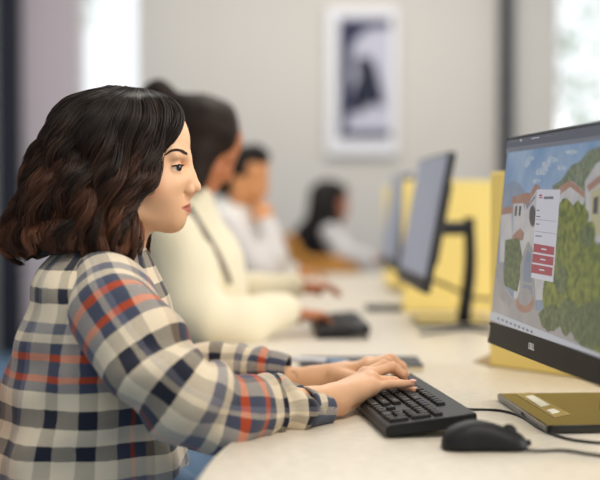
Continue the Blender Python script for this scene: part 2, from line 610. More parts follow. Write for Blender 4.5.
tree('garden_tree', wx(632)*14/9, 14, 2.5, 1.25, 520, 3, 'pale green tree outside the right-hand window')
tree('garden_tree', wx(74)*14/9, 14, 3.75, .55, 160, 4, 'sunlit green tree outside the left-hand window')

# ------------------------------------------------------------------ framed print on the far wall
pr = empty('framed_print', W(361, 150, WY-.02))
tag(pr, 'white-framed dark print with a seated figure hanging on the far wall', 'picture')
def pbox(name, px0, py0, px1, py1, y0, y1, m, parent, bevel=0):
    a = W(px0, py0, y0); b = W(px1, py1, y0)
    o = box_obj(name, ((a.x+b.x)/2, (y0+y1)/2, (a.z+b.z)/2), (abs(b.x-a.x), abs(y1-y0), abs(b.z-a.z)), m, None, bevel=bevel)
    o.parent = parent
    o.matrix_parent_inverse = Matrix.Translation(-Vector(parent.location))
    return o
pbox('frame', 327, 8, 397, 154, WY-.06, WY-.005, M_FRAME, pr)
pbox('print_sheet', 338, 16, 391, 141, WY-.066, WY-.058, M_MATG, pr)
pbox('print_band', 339, 19, 391, 28, WY-.070, WY-.065, M_MATK, pr)
pbox('print_band', 339, 131, 391, 138, WY-.070, WY-.065, M_MATK, pr)
def flat_poly(name, pts, Y, m, parent, th=.004):
    bm = bmesh.new()
    fr = [bm.verts.new(W(x, y, Y)) for x, y in pts]
    bk = [bm.verts.new(W(x, y, Y) + Vector((0, th, 0))) for x, y in pts]
    bm.faces.new(fr); bm.faces.new(bk[::-1])
    for i in range(len(pts)):
        j = (i+1) % len(pts)
        bm.faces.new((fr[j], fr[i], bk[i], bk[j]))
    o = link(name, bm_mesh(name, bm), m, None, False)
    o.parent = parent; o.matrix_parent_inverse = Matrix.Translation(-Vector(parent.location))
    return o
flat_poly('printed_shade', [(339, 19), (391, 19), (385, 26), (366, 30), (352, 45), (350, 110), (345, 132), (339, 132)], WY-.072, M_MATB, pr)
flat_poly('printed_figure', [(356, 58), (366, 55), (374, 62), (378, 75), (383, 95), (384, 106), (370, 104), (360, 113), (350, 112), (352, 90), (358, 78)], WY-.073, M_MATK, pr)

# ------------------------------------------------------------------ the long desk
front = [(-.15, .9), (-.135, 1.4), (-.128, 1.57), (-.115, 1.72), (-.088, 1.88), (-.09, 2.05), (-.15, 2.3), (-.24, 2.55), (-.28, 2.8), (-.22, 3.1),
         (-.13, 3.35), (-.16, 3.65), (-.26, 3.95), (-.29, 4.2), (-.22, 4.5), (-.15, 4.75), (-.2, 5.1), (-.27, 5.5), (-.25, 5.9), (-.15, 6.25)]
fp = catmull(np.array([(x, y, 0) for x, y in front]), 90)[:, :2]
outline = [tuple(p) for p in fp] + [(1.05, 6.25), (1.05, .9)]
bm = bmesh.new()
prism(bm, outline, TABLE-.03, TABLE, .003)
desk = link('desk', bm_mesh('desk', bm), M_TABLE, None, False)
tag(desk, 'long cream speckled desk with wavy front edge running down the room', 'desk')
for y in (1.35, 3.0, 4.4, 5.9):
    o = box_obj('leg', (.62, y, (TABLE-.03)/2), (.5, .05, TABLE-.03), M_WALLP, desk)
# small brown notch beside the near divider
bm = bmesh.new()
q = [WT(473, 362, TABLE), WT(491, 354, TABLE), WT(492, 368, TABLE)]
prism(bm, [(p.x, p.y) for p in q], TABLE-.001, TABLE+.0012)
link('cable_notch', bm_mesh('cable_notch', bm), M_TEDGE, desk, False)
# far desk of the woman in black
bm = bmesh.new()
prism(bm, [(.47, 6.75), (.46, 7.4), (.47, 8.2), (1.6, 8.2), (1.6, 6.75)], TABLE-.03, TABLE, .003)
d2 = tag(link('desk', bm_mesh('desk', bm), M_TABLE, None, False), 'far cream desk in front of the woman in black by the wall', 'desk')
box_obj('leg', (.95, 7.5, (TABLE-.03)/2), (.7, .05, TABLE-.03), M_WALLP, d2)


# yellow dividers
def divider(p0, p1, h, label, th=.032):
    v = Vector((p1[0]-p0[0], p1[1]-p0[1], 0)); L = v.length
    M = Matrix.Translation((p0[0], p0[1], TABLE+.001)) @ Matrix.Rotation(math.atan2(v.y, v.x), 4, 'Z')
    o = box_obj('desk_divider', (L/2, 0, h/2), (L, th, h), M_YEL, None, M, .004)
    tag(o, label, 'divider', 'yellow dividers along the desk')
    o['kind'] = 'thing'
divider((.415, 2.66), (.72, 2.28), .412, 'yellow desk divider right behind the large near screen')
divider((.33, 4.02), (1.0, 4.02), .42, 'yellow desk divider behind the second monitor and its black stand')
divider((.37, 5.45), (1.0, 5.45), .42, 'yellow desk divider peeking out below the farthest monitor')


# ------------------------------------------------------------------ monitors
def frame_matrix(o, wv, uv):
    wv = wv.normalized(); uv = (uv - wv*uv.dot(wv)).normalized()
    n = wv.cross(uv)                             # local x = width to the near end, y = up, z = out of the back/front
    M = Matrix((wv, uv, n)).transposed().to_4x4()
    M.translation = o
    return M, n


def rel(o, parent):
    o.parent = parent
    return o


def monitor(corner_b, corner_t, wdir, Wd, Hd, label, base_c, base_s, base_rot, big):
    """corner_b: far bottom corner; the screen looks towards -X"""
    M, n = frame_matrix(corner_b, wdir, corner_t - corner_b)
    if n.x > 0: sgn = -1
    else: sgn = 1
    root = empty('computer_monitor', (base_c[0], base_c[1], TABLE))
    tag(root, label, 'monitor', 'desktop monitors along the desk')
    inv = Matrix.Translation((-base_c[0], -base_c[1], -TABLE))
    def part(name, bm, m, par=root, smooth=False):
        bmesh.ops.transform(bm, matrix=inv @ M, verts=bm.verts)
        return link(name, bm_mesh(name, bm), m, par, smooth)
    z = lambda a: a*sgn                           # positive = towards the viewer of the screen
    bz, chin = .007, .040
    bm = bmesh.new(); add_box(bm, (Wd/2, Hd/2, z(-.010)), (Wd, Hd, .020), bevel=.003)
    case = part('casing', bm, M_GREYB)
    bm = bmesh.new(); add_box(bm, (Wd/2, Hd*.5, z(-.030)), (Wd*.62, Hd*.62, .028), bevel=.012)
    part('back_shell', bm, M_BLK)
    bm = bmesh.new(); add_box(bm, (Wd/2, chin/2, z(.0012)), (Wd-.002, chin-.002, .0024), bevel=.0008)
    part('lower_bezel', bm, M_BLK)
    # stand: arm, upright, plate
    topc = M @ Vector((Wd/2, Hd*.46, z(-.04)))
    bx, by = base_c[0], base_c[1]
    rz = Matrix.Rotation(base_rot, 4, 'Z')
    bm = bmesh.new(); add_box(bm, (0, 0, .007), (base_s[0], base_s[1], .012), rz, .003)
    link('stand_base', bm_mesh('stand_base', bm), M_GLOSS, root, False)
    up = Vector(base_c[2]) - Vector((bx, by, TABLE))
    fo = Vector((up.x, up.y, .012))
    top = Vector((up.x + .035, up.y, topc.z - TABLE + .03))
    tube_obj('stand_column', [(*(fo + Vector((.02, 0, 0))), .034), (*((fo+top)/2 + Vector((.02, 0, 0))), .030), (*top, .026)], 12, 12, M_BLK, root, flat=.6, ref=(1, 0, 0))
    tc_ = topc - Vector((bx, by, TABLE))
    tube_obj('stand_arm', [(*(top - Vector((0, 0, .03))), .02), (*tc_, .02)], 4, 12, M_BLK, root)
    return root, M, n*sgn, part, (bz, chin, z), inv


def screen_mat(name, rgb, strength=1.0, noise=0, sc=30, rgb2=None, rough=.35):
    reflect_haze = lambda c: tuple(.76*a + .24*b for a, b in zip(c, (122, 126, 138)))  # grey reflection haze on the screen mixed into each patch colour
    rgb = reflect_haze(rgb); rgb2 = reflect_haze(rgb2) if rgb2 else None
    """a lit patch of the display"""
    c = s2l(*rgb)
    m = bpy.data.materials.new(name); m.use_nodes = True
    nt = m.node_tree; b = nt.nodes['Principled BSDF']
    b.inputs['Base Color'].default_value = (.01, .01, .012, 1)
    b.inputs['Roughness'].default_value = rough
    b.inputs['Specular IOR Level'].default_value = .3
    b.inputs['Emission Color'].default_value = (*c, 1)
    b.inputs['Emission Strength'].default_value = strength
    if rgb2:
        tcn = nt.nodes.new('ShaderNodeTexCoord')
        nz = nt.nodes.new('ShaderNodeTexNoise'); nz.inputs['Scale'].default_value = sc; nz.inputs['Detail'].default_value = 4
        r = nt.nodes.new('ShaderNodeValToRGB')
        r.color_ramp.elements[0].position = .5 - noise; r.color_ramp.elements[1].position = .5 + noise
        r.color_ramp.elements[0].color = (*c, 1); r.color_ramp.elements[1].color = (*s2l(*rgb2), 1)
        nt.links.new(tcn.outputs['Object'], nz.inputs['Vector']); nt.links.new(nz.outputs['Fac'], r.inputs[0])
        nt.links.new(r.outputs[0], b.inputs['Emission Color'])
    return m


SCR = .66
S_SKY = screen_mat('display_sky', (88, 134, 184), SCR, .20, 9, (168, 190, 212))
S_BAR = screen_mat('display_toolbar', (78, 82, 92), SCR)
S_BAR2 = screen_mat('display_toolbar_light', (112, 118, 128), SCR)
S_MTN = screen_mat('display_mountain', (122, 140, 162), SCR, .2, 30, (140, 155, 172))
S_HILL = screen_mat('display_hill', (84, 100, 72), SCR, .12, 120, (128, 138, 104))
S_WHITE = screen_mat('display_building', (214, 210, 205), SCR, .2, 25, (190, 186, 184))
S_ROOF = screen_mat('display_roof', (158, 110, 88), SCR, .2, 60, (176, 132, 108))
S_DARK = screen_mat('display_dark', (66, 62, 62), SCR)
S_DOOR = screen_mat('display_door', (112, 128, 150), SCR)
S_STONE = screen_mat('display_stone', (166, 160, 156), SCR, .2, 30, (146, 142, 140))
S_TREE = screen_mat('display_tree', (58, 82, 26), SCR, .16, 80, (142, 146, 46))
S_TREE2 = screen_mat('display_tree_dark', (52, 70, 34), SCR, .13, 110, (104, 116, 66))
S_PLAZA = screen_mat('display_plaza', (158, 152, 150), SCR, .2, 14, (182, 172, 166))
S_YEL = screen_mat('display_yellow_wall', (196, 188, 140), SCR)
S_TASK = screen_mat('display_taskbar', (206, 208, 214), SCR)
S_MODAL = screen_mat('display_panel', (226, 224, 232), SCR)
S_RED = screen_mat('display_red_button', (170, 52, 66), SCR)
S_INK = screen_mat('display_ink', (110, 106, 118), SCR)
S_GREYM = screen_mat('display_grey_blue', (140, 146, 164), .62, .2, 6, (158, 162, 178))  # pale reflection on the farther screens, given as emission

D0 = 2.25
cb, ct = W(488.5, 343, D0), W(508.5, 137, D0)
mon, MM, mn, mpart, (bz, chin, zf), minv = monitor(
    cb, ct, Vector((.128, -1, 0)), .625, (ct-cb).length,
    'large near monitor showing a campus web page with red buttons', (.462, 2.03, (.49, 2.03, TABLE)), (.21, .325), R(4), True)
Hd = (ct-cb).length
# the page on the display: one flat picture made of coloured patches
bm = bmesh.new()
SM = [S_SKY]
minvM = MM.inverted()
layer = [0]


def on_screen(px, py, lift):
    d = ray(px, py)
    o = minvM @ CAM; dd = (minvM.to_3x3() @ d)
    t = -o.z / dd.z
    p = o + dd*t
    x = min(max(p.x, bz), .625-bz); y = min(max(p.y, chin), Hd-bz)
    return Vector((x, y, zf(.0004 + lift)))


def patch(pts, m, px=True):
    if m not in SM: SM.append(m)
    layer[0] += 1
    vs = []
    for p in pts:
        vs.append(bm.verts.new(on_screen(p[0], p[1], layer[0]*.00004) if px else Vector((p[0], p[1], zf(.0004 + layer[0]*.00004)))))
    try:
        f = bm.faces.new(vs)
    except ValueError:
        return
    f.material_index = SM.index(m)
    f.normal_update()


def oval(cx, cy, rx, ry, m, n=20, tilt=0):
    patch([(cx + rx*math.cos(a)*1.0 + tilt*ry*math.sin(a), cy + ry*math.sin(a)) for a in np.linspace(0, 2*np.pi, n+1)[:-1]], m)


patch([(bz, chin), (.625-bz, chin), (.625-bz, Hd-bz), (bz, Hd-bz)], S_SKY, False)
S_CLOUD = screen_mat('display_cloud', (150, 176, 202), SCR, .15, 60, (196, 206, 216))
rc = np.random.RandomState(8)
for cx, cy, rx, ry in ((527, 163, 3, 5), (531, 158, 4, 3), (541, 172, 6, 4), (546, 166, 5, 6), (552, 160, 7, 4), (536, 181, 5, 2.5), (562, 168, 5, 3), (572, 152, 7, 2.5)):
    patch([(cx + rx*rc.uniform(.6, 1.15)*math.cos(a), cy + ry*rc.uniform(.6, 1.15)*math.sin(a)) for a in np.linspace(0, 2*np.pi, 19)[:-1]], S_CLOUD)
patch([(505, 186), (513, 181), (519, 183), (526, 192), (540, 196), (548, 330), (480, 330)], S_MTN)
patch([(553, 186), (562, 180), (572, 165), (580, 162), (590, 150), (602, 146), (625, 142), (630, 230), (555, 220)], S_HILL)
patch([(500, 214), (512, 212), (514, 262), (500, 262)], S_WHITE)
patch([(501, 208), (513, 206), (514, 213), (500, 215)], S_ROOF)
patch([(514, 203), (524, 201), (526, 240), (513, 240)], S_WHITE)
patch([(513, 197), (526, 193), (534, 193), (527, 203), (512, 204)], S_ROOF)
patch([(516, 206), (518, 206), (517, 216), (515, 216)], S_DARK)
patch([(520, 206), (522, 206), (521, 216), (519, 216)], S_DARK)
patch([(560, 200), (563, 188), (573, 181), (586, 192), (584, 210), (560, 225)], S_WHITE)
patch([(556, 190), (571, 180), (588, 194), (585, 198), (571, 187), (560, 195)], S_ROOF)
patch([(526, 204), (538, 186), (548, 196), (552, 300), (514, 300), (520, 235)], S_WHITE)
patch([(526, 203), (536, 184), (540, 186), (541, 190), (537, 190), (527, 208)], S_ROOF)
patch([(527, 207), (536, 195), (536, 198), (527, 210)], S_DOOR)
oval(533.5, 216, 3.9, 11.5, S_STONE)
oval(533.3, 216, 3.1, 10.0, S_DARK)
patch([(513, 236), (521, 228), (525, 233), (524, 240), (512, 243)], S_ROOF)
patch([(506, 240), (520, 238), (524, 262), (518, 292), (504, 285)], S_TREE2)
patch([(520, 310), (521, 265), (525, 250), (529, 241), (534, 250), (537, 310)], S_STONE)
patch([(523, 306), (524, 268), (527, 254), (529, 250), (532, 256), (533, 306)], S_DOOR)
for k in range(4):
    patch([(523.6+k*2.4, 304), (524.2+k*2.3, 262), (524.8+k*2.3, 262), (524.3+k*2.4, 304)], S_STONE)
patch([(522, 281), (534, 283), (534, 286), (522, 284)], S_STONE)
patch([(492, 276), (504, 282), (512, 296), (530, 308), (545, 312), (640, 340), (640, 420), (480, 340)], S_PLAZA)
patch([(497, 262), (503, 262), (506, 290), (515, 302), (510, 308), (500, 296)], S_STONE)
oval(526, 303, 9, 10, S_ROOF)
oval(526, 297, 7, 9, S_STONE)
patch([(586, 182), (598, 163), (625, 152), (632, 250), (588, 240)], S_WHITE)
patch([(588, 186), (600, 176), (625, 166), (625, 172), (600, 184), (590, 192)], S_ROOF)
patch([(592, 192), (608, 182), (625, 178), (628, 236), (592, 236)], S_YEL)
patch([(595, 198), (600, 196), (599, 214), (594, 214)], S_DARK)
rs = np.random.RandomState(5)
for cx, cy, rx, ry in ((567, 215, 10, 17), (578, 222, 13, 20), (562, 250, 13, 30), (585, 250, 15, 32), (573, 285, 26, 38), (600, 290, 20, 42),
                       (556, 300, 12, 24), (606, 268, 16, 30), (614, 300, 18, 44), (590, 318, 24, 26), (606, 330, 20, 34)):
    pts = []
    for a in np.linspace(0, 2*np.pi, 27)[:-1]:
        q = rs.uniform(.82, 1.1)
        pts.append((cx + rx*q*math.cos(a), cy + ry*q*math.sin(a)))
    patch(pts, S_TREE)
for cx, cy, rx, ry in ((589, 236, 8, 12), (552, 318, 12, 14), (594, 325, 22, 24), (570, 316, 12, 20), (608, 300, 9, 20), (563, 280, 7, 16)):
    pts = [(cx + rx*rs.uniform(.8, 1.1)*math.cos(a), cy + ry*rs.uniform(.8, 1.1)*math.sin(a)) for a in np.linspace(0, 2*np.pi, 25)[:-1]]
    patch(pts, S_TREE2)
# browser bars
patch([(500, 130), (640, 105), (640, 133.5), (600, 140.5), (500, 154.2)], S_BAR)
patch([(500, 149.6), (500, 154.2), (600, 140.5), (640, 133.5), (640, 130), (600, 136)], S_BAR2)
oval(522.5, 140.4, 1.0, 1.4, S_TASK)
for a, b_ in ((512, 519), (533, 541), (547, 553), (557, 560)):
    ya, yb = 142.0 - (a-512)*.155, 142.0 - (b_-512)*.155
    patch([(a, ya-.5), (b_, yb-.5), (b_, yb+.5), (a, ya+.5)], S_INK if a != 533 else S_TASK)
patch([(517, 149.4), (588, 139.4), (588, 140.4), (517, 150.4)], S_INK)
# task bar
patch([(480, 308.5), (496, 312), (600, 353), (650, 373), (650, 382), (600, 361), (486, 318)], S_TASK)
for k in range(9):
    x = 499 + k*4.2; y = 315.8 + (x-496)*.395
    patch([(x, y), (x+2.2, y+.9), (x+2.2, y+3.4), (x, y+2.5)], S_INK if k % 3 else S_DOOR)
# sign-in panel
patch([(539.3, 189.6), (562.6, 189.8), (555.2, 282.6), (533.2, 277.8)], S_MODAL)
oval(542.7, 195.6, 1.7, 1.0, S_RED)
patch([(541, 197.4), (545, 197.3), (545, 198.3), (541, 198.4)], S_RED)
patch([(546.2, 196.8), (555.8, 196.5), (555.6, 199.3), (546, 199.4)], S_INK)
for y, w_ in ((209.8, 3), (216, 4), (223.5, 3.4), (235.5, 6.5)):
    patch([(539.4-(y-195)*.045, y), (539.4+w_-(y-195)*.045, y+.3), (539.4+w_-(y-195)*.045, y+1.5), (539.4-(y-195)*.045, y+1.2)], S_INK)
patch([(538.2, 219.3), (558.6, 221.5), (558.6, 221.9), (538.2, 219.7)], S_INK)
patch([(537.5, 231.2), (557.6, 233.8), (557.6, 234.2), (537.5, 231.6)], S_INK)
for (x0, y0, x1, y1, h_) in ((536.2, 243.6, 557.0, 247.2, 8.4), (535.2, 253.8, 556.2, 257.4, 8.6), (534.2, 264.0, 555.2, 267.8, 8.8)):
    patch([(x0, y0), (x1, y1), (x1-.7, y1+h_), (x0-.7, y0+h_)], S_RED)
    xm, ym = (x0+x1)/2-.4, (y0+y1)/2+h_/2
    patch([(xm-2.6, ym-1.2), (xm+2.6, ym-.4), (xm+2.6, ym+1.0), (xm-2.6, ym+.2)], S_MODAL)
for f in bm.faces:
    f.normal_update()
bmesh.ops.transform(bm, matrix=minv @ MM, verts=bm.verts)
me = bpy.data.meshes.new('screen'); bm.to_mesh(me); bm.free()
for m in SM: me.materials.append(m)
so = bpy.data.objects.new('screen', me); C.objects.link(so); so.parent = mon
so['label'] = 'lit screen with a campus page and sign-in panel'
# maker's word on the lower bezel, small round-cornered letters
fc = bpy.data.curves.new('bezel_word', 'FONT'); fc.body = 'DELL'; fc.size = .0140; fc.extrude = .0003; fc.align_x = 'CENTER'; fc.align_y = 'CENTER'
fc.offset = .0004; fc.space_character = .92
fo = bpy.data.objects.new('tmp', fc); C.objects.link(fo)
dg = bpy.context.evaluated_depsgraph_get()
me = bpy.data.meshes.new_from_object(fo.evaluated_get(dg)); bpy.data.objects.remove(fo)
lp = on_screen(533, 347, 0); d = ray(533, 347); o_ = minvM @ CAM; dd = minvM.to_3x3() @ d; lp = o_ + dd*(-o_.z/dd.z)
X = Matrix.Translation((lp.x, lp.y, zf(.0028)))
if zf(1) < 0: X = X @ Matrix.Rotation(math.pi, 4, 'Y')
me.transform(minv @ MM @ X)
link('bezel_word', me, M_LOGO, mon, False)
bm = bmesh.new(); add_box(bm, (.006, chin*.55, zf(.003)), (.006, .022, .0008)); mpart('edge_label', bm, M_PAPER)
# stickers on the glossy stand base
def decal(name, pts, z, m, parent, inv):
    bm = bmesh.new()
    q = [WT(x, y, z) for x, y in pts]
    vs = [bm.verts.new(inv @ Vector((p.x, p.y, z))) for p in q]
    f = bm.faces.new(vs)
    g = bmesh.ops.extrude_face_region(bm, geom=[f])
    bmesh.ops.translate(bm, vec=(0, 0, .0004), verts=[v for v in g['geom'] if isinstance(v, bmesh.types.BMVert)])
    return link(name, bm_mesh(name, bm), m, parent, False)
zb = TABLE + .0132
decal('sticker', [(516, 394.5), (530, 392.5), (571, 414.5), (554, 417.5)], zb, M_STICK, mon, minv)
decal('paper_label', [(525, 396.5), (533, 395.3), (550, 405), (541, 407)], zb+.0005, M_PAPER, mon, minv)
decal('paper_label', [(546.5, 410), (554, 408.6), (560, 412), (552, 414)], zb+.0005, M_PAPER, mon, minv)


def simple_screen(parts, Wd, Hd):
    part, (bz, chin, zf) = parts
    bm = bmesh.new()
    add_box(bm, (Wd/2, (Hd-bz+chin)/2, zf(.0006)), (Wd-2*bz, Hd-bz-chin, .0012))
    part('screen', bm, S_GREYM)


h2 = .372
cb2, ct2 = W(397, 279, 3.84), W(418, 166, 3.84)
m2, _, _, p2, q2, _ = monitor(cb2, ct2, Vector((.030, -1, 0)), .62, h2, 'second monitor from the front, with a pale blank screen beside its black stand',
                              (.44, 3.62, (.455, 3.62, TABLE)), (.22, .26), 0, False)
simple_screen((p2, q2), .62, h2)
cb3, ct3 = W(380.5, 264, 5.3), W(392, 177, 5.3)
m3, _, _, p3, q3, _ = monitor(cb3, ct3, Vector((.02, -1, 0)), .62, h2, 'farthest monitor, blurred and pale, half hidden by the second monitor',
                              (.47, 5.05, (.515, 5.05, TABLE)), (.22, .26), 0, False)
simple_screen((p3, q3), .62, h2)

# ------------------------------------------------------------------ keyboards
KEYS = [  # rows from the back; each entry (x in key units from the left, width, legend, depth)
    [(0, 1, 'Esc')] + [(2+i, 1, 'F%d' % (i+1)) for i in range(4)] + [(6.5+i, 1, 'F%d' % (i+5)) for i in range(4)] +
    [(11+i, 1, 'F%d' % (i+9)) for i in range(4)] + [(15.25, 1, 'Prt'), (16.25, 1, 'Scr'), (17.25, 1, 'Pau')],
    [(i, 1, c) for i, c in enumerate('`1234567890-=')] + [(13, 2, 'Back')] + [(15.25, 1, 'Ins'), (16.25, 1, 'Hm'), (17.25, 1, 'Pg')] +
    [(18.5, 1, 'Nm'), (19.5, 1, '/'), (20.5, 1, '*'), (21.5, 1, '-')],
    [(0, 1.5, 'Tab')] + [(1.5+i, 1, c) for i, c in enumerate('QWERTYUIOP[]')] + [(13.5, 1.5, '\\')] + [(15.25, 1, 'Del'), (16.25, 1, 'End'), (17.25, 1, 'Pg')] +
    [(18.5, 1, '7'), (19.5, 1, '8'), (20.5, 1, '9'), (21.5, 1, '+', 2)],
    [(0, 1.75, 'Caps')] + [(1.75+i, 1, c) for i, c in enumerate("ASDFGHJKL;'")] + [(12.75, 2.25, 'Enter')] + [(18.5, 1, '4'), (19.5, 1, '5'), (20.5, 1, '6')],
    [(0, 2.25, 'Shift')] + [(2.25+i, 1, c) for i, c in enumerate('ZXCVBNM,./')] + [(12.25, 2.75, 'Shift')] + [(16.25, 1, '^')] +
    [(18.5, 1, '1'), (19.5, 1, '2'), (20.5, 1, '3'), (21.5, 1, 'En', 2)],
    [(0, 1.25, 'Ctrl'), (1.25, 1.25, ''), (2.5, 1.25, 'Alt'), (3.75, 6.25, ''), (10, 1.25, 'Alt'), (11.25, 1.25, ''), (12.5, 1.25, ''), (13.75, 1.25, 'Ctrl'),
     (15.25, 1, '<'), (16.25, 1, 'v'), (17.25, 1, '>'), (18.5, 2, '0'), (20.5, 1, '.')],
]
U = .0187
KL, KW = .442, .138


def keyboard(corner, ldir, tilt, label, detail):
    """corner: user's front right corner on the desk; ldir: unit vector from the user's right to left; front edge looks to -X"""
    ly = Vector((ldir[0], ldir[1], 0)).normalized()
    lx = Vector((ly.y, -ly.x, 0))                 # towards the back of the keyboard
    M = Matrix((lx, ly, Vector((0, 0, 1)))).transposed().to_4x4()
    M.translation = (corner[0], corner[1], TABLE)
    root = empty('keyboard', (0, 0, 0)); root.matrix_world = M
    tag(root, label, 'keyboard', 'black keyboards on the desk')
    Tm = Matrix.Translation((0, 0, .004)) @ Matrix.Rotation(-tilt, 4, 'Y')
    bm = bmesh.new()
    prof = [(0, 0), (KW, 0), (KW, .020), (KW-.02, .019), (.006, .0155), (.0, .011)]
    vs0 = [bm.verts.new((x, 0, z)) for x, z in prof]; vs1 = [bm.verts.new((x, KL, z)) for x, z in prof]
    bm.faces.new(vs0); bm.faces.new(vs1[::-1])
    for i in range(len(prof)):
        j = (i+1) % len(prof)
        bm.faces.new((vs0[j], vs0[i], vs1[i], vs1[j]))
    bmesh.ops.bevel(bm, geom=list(bm.edges), offset=.0015, segments=2, affect='EDGES')
    bmesh.ops.transform(bm, matrix=Tm, verts=bm.verts)
    link('base', bm_mesh('base', bm), M_BLK, root, False)
    for yy in (.03, KL-.03):
        hh = math.sin(tilt)*KW*.9
        bm = bmesh.new(); add_box(bm, (KW*.93, yy, (hh+.006)/2), (.008, .02, hh+.006)); link('foot', bm_mesh('foot', bm), M_BLK, root, False)
    cache = {}
    rest = bmesh.new(); nk = 0
    leg = []
    for r, row in enumerate(KEYS):
        gap = .005 if r == 0 else 0
        for kk in row:
            x, w_, name = kk[:3]; dep = kk[3] if len(kk) > 3 else 1
            cy = KL - (.0125 + (x + w_/2)*U*.985); cx = KW - .0235 - (r+.5)*U*.92 - (.004 if r else -.002) - (dep-1)*U*.46
            zz = .0155 + cx/KW*.004 + .0018
            sx, sy = U*.92*dep - .0032, w_*U*.985 - .0032
            key = (round(sx, 4), round(sy, 4))
            def shape(b_):
                v = add_box(b_, (0, 0, 0), (sx, sy, .007), bevel=.0012, seg=1)
                for q in v:
                    if q.co.z > .002: q.co.x *= .88; q.co.y *= 1 - .12*U/sy
            nk += 1
            if detail and nk <= 100:
                if key not in cache:
                    b_ = bmesh.new(); shape(b_); cache[key] = bm_mesh('key', b_); cache[key].materials.append(M_KEY)
                o = bpy.data.objects.new('key', cache[key]); C.objects.link(o); o.parent = root
                o.matrix_local = Tm @ Matrix.Translation((cx, cy, zz))
            else:
                b_ = bmesh.new(); shape(b_); bmesh.ops.transform(b_, matrix=Tm @ Matrix.Translation((cx, cy, zz)), verts=b_.verts)
                t_ = bpy.data.meshes.new('t'); b_.to_mesh(t_); b_.free(); rest.from_mesh(t_); bpy.data.meshes.remove(t_)
            leg.append((name, cx, cy, zz, r, x))
    o = link('keys', bm_mesh('keys', rest), M_KEY, root, False)
    o['kind'] = 'stuff'
    if detail:
        allb = bmesh.new(); allb2 = bmesh.new()
        for name, cx, cy, zz, r, x in leg:
            if not name: continue
            fc = bpy.data.curves.new('t', 'FONT'); fc.body = name; fc.size = .0075 if len(name) < 2 else .0042
            fc.align_x = 'CENTER'; fc.align_y = 'CENTER'; fc.resolution_u = 1; fc.offset = .00012
            fo = bpy.data.objects.new('t', fc); C.objects.link(fo)
            me = bpy.data.meshes.new_from_object(fo.evaluated_get(bpy.context.evaluated_depsgraph_get()))
            bpy.data.objects.remove(fo)
            # letters read for someone sitting at -X: text right = -y, text up = +x
            Tx = Matrix(((0, 1, 0), (-1, 0, 0), (0, 0, 1))).to_4x4()
            me.transform(Tm @ Matrix.Translation((cx + (.002 if len(name) < 2 else 0), cy, zz + .0037)) @ Tx)
            blue = (r <= 1 and 15 < x < 18)
            (allb2 if blue else allb).from_mesh(me); bpy.data.meshes.remove(me)
        o = link('key_legend', bm_mesh('key_legend', allb), M_KTXT, root, False); o['kind'] = 'stuff'
        o = link('key_legend', bm_mesh('key_legend', allb2), M_KBLUE, root, False)
        o['label'] = 'blue key legends'; o['kind'] = 'stuff'
    return root


kc = WT(386.5, 436.5, TABLE+.004)
kb = keyboard((kc.x, kc.y), (-.130, 1), R(5), 'black keyboard under the plaid woman\'s hands', True)
kc2 = WT(317, 338, TABLE+.004)
keyboard((kc2.x, kc2.y), (-.035, 1), R(5), 'blurred black keyboard by the hands of the woman in cream', False)

# cables
def cable(name, pts, label, r=.0022, z=TABLE):
    P = []
    for p in pts:
        if len(p) == 3:
            q = WT(p[0], p[1], p[2])
        else:
            q = WT(p[0], p[1], z + r)
        P.append((*q, r))
    o = tube_obj(name, P, 50, 8, M_CABLE)
    tag(o, label, 'cable')
    return o
cable('keyboard_cable', [(459, 409, TABLE+.012), (475, 409.5), (500, 410.5), (520, 416), (541, 429), (563, 437.5), (585, 441.5), (612, 443), (660, 436)],
      'thin black cable running from the near keyboard past the monitor base')
cable('mouse_cable', [(526, 450, TABLE+.006), (540, 451), (565, 450.5), (590, 454), (615, 456.5), (660, 452)], 'thin black cable coming out of the mouse to the right edge')
cable('monitor_cable', [(420, 334), (445, 331), (470, 329), (490, 332), (520, 330)], 'blurred black cable lying on the desk by the second monitor stand', .004)
P = [(*W(426, 277, 3.55), .006), (*W(450, 287, 3.66), .006), (*W(475, 298, 3.8), .006), (*W(500, 300, 3.9), .006)]
tag(tube_obj('display_cable', P, 20, 8, M_CABLE), 'dark cable drooping from the back of the second monitor', 'cable')

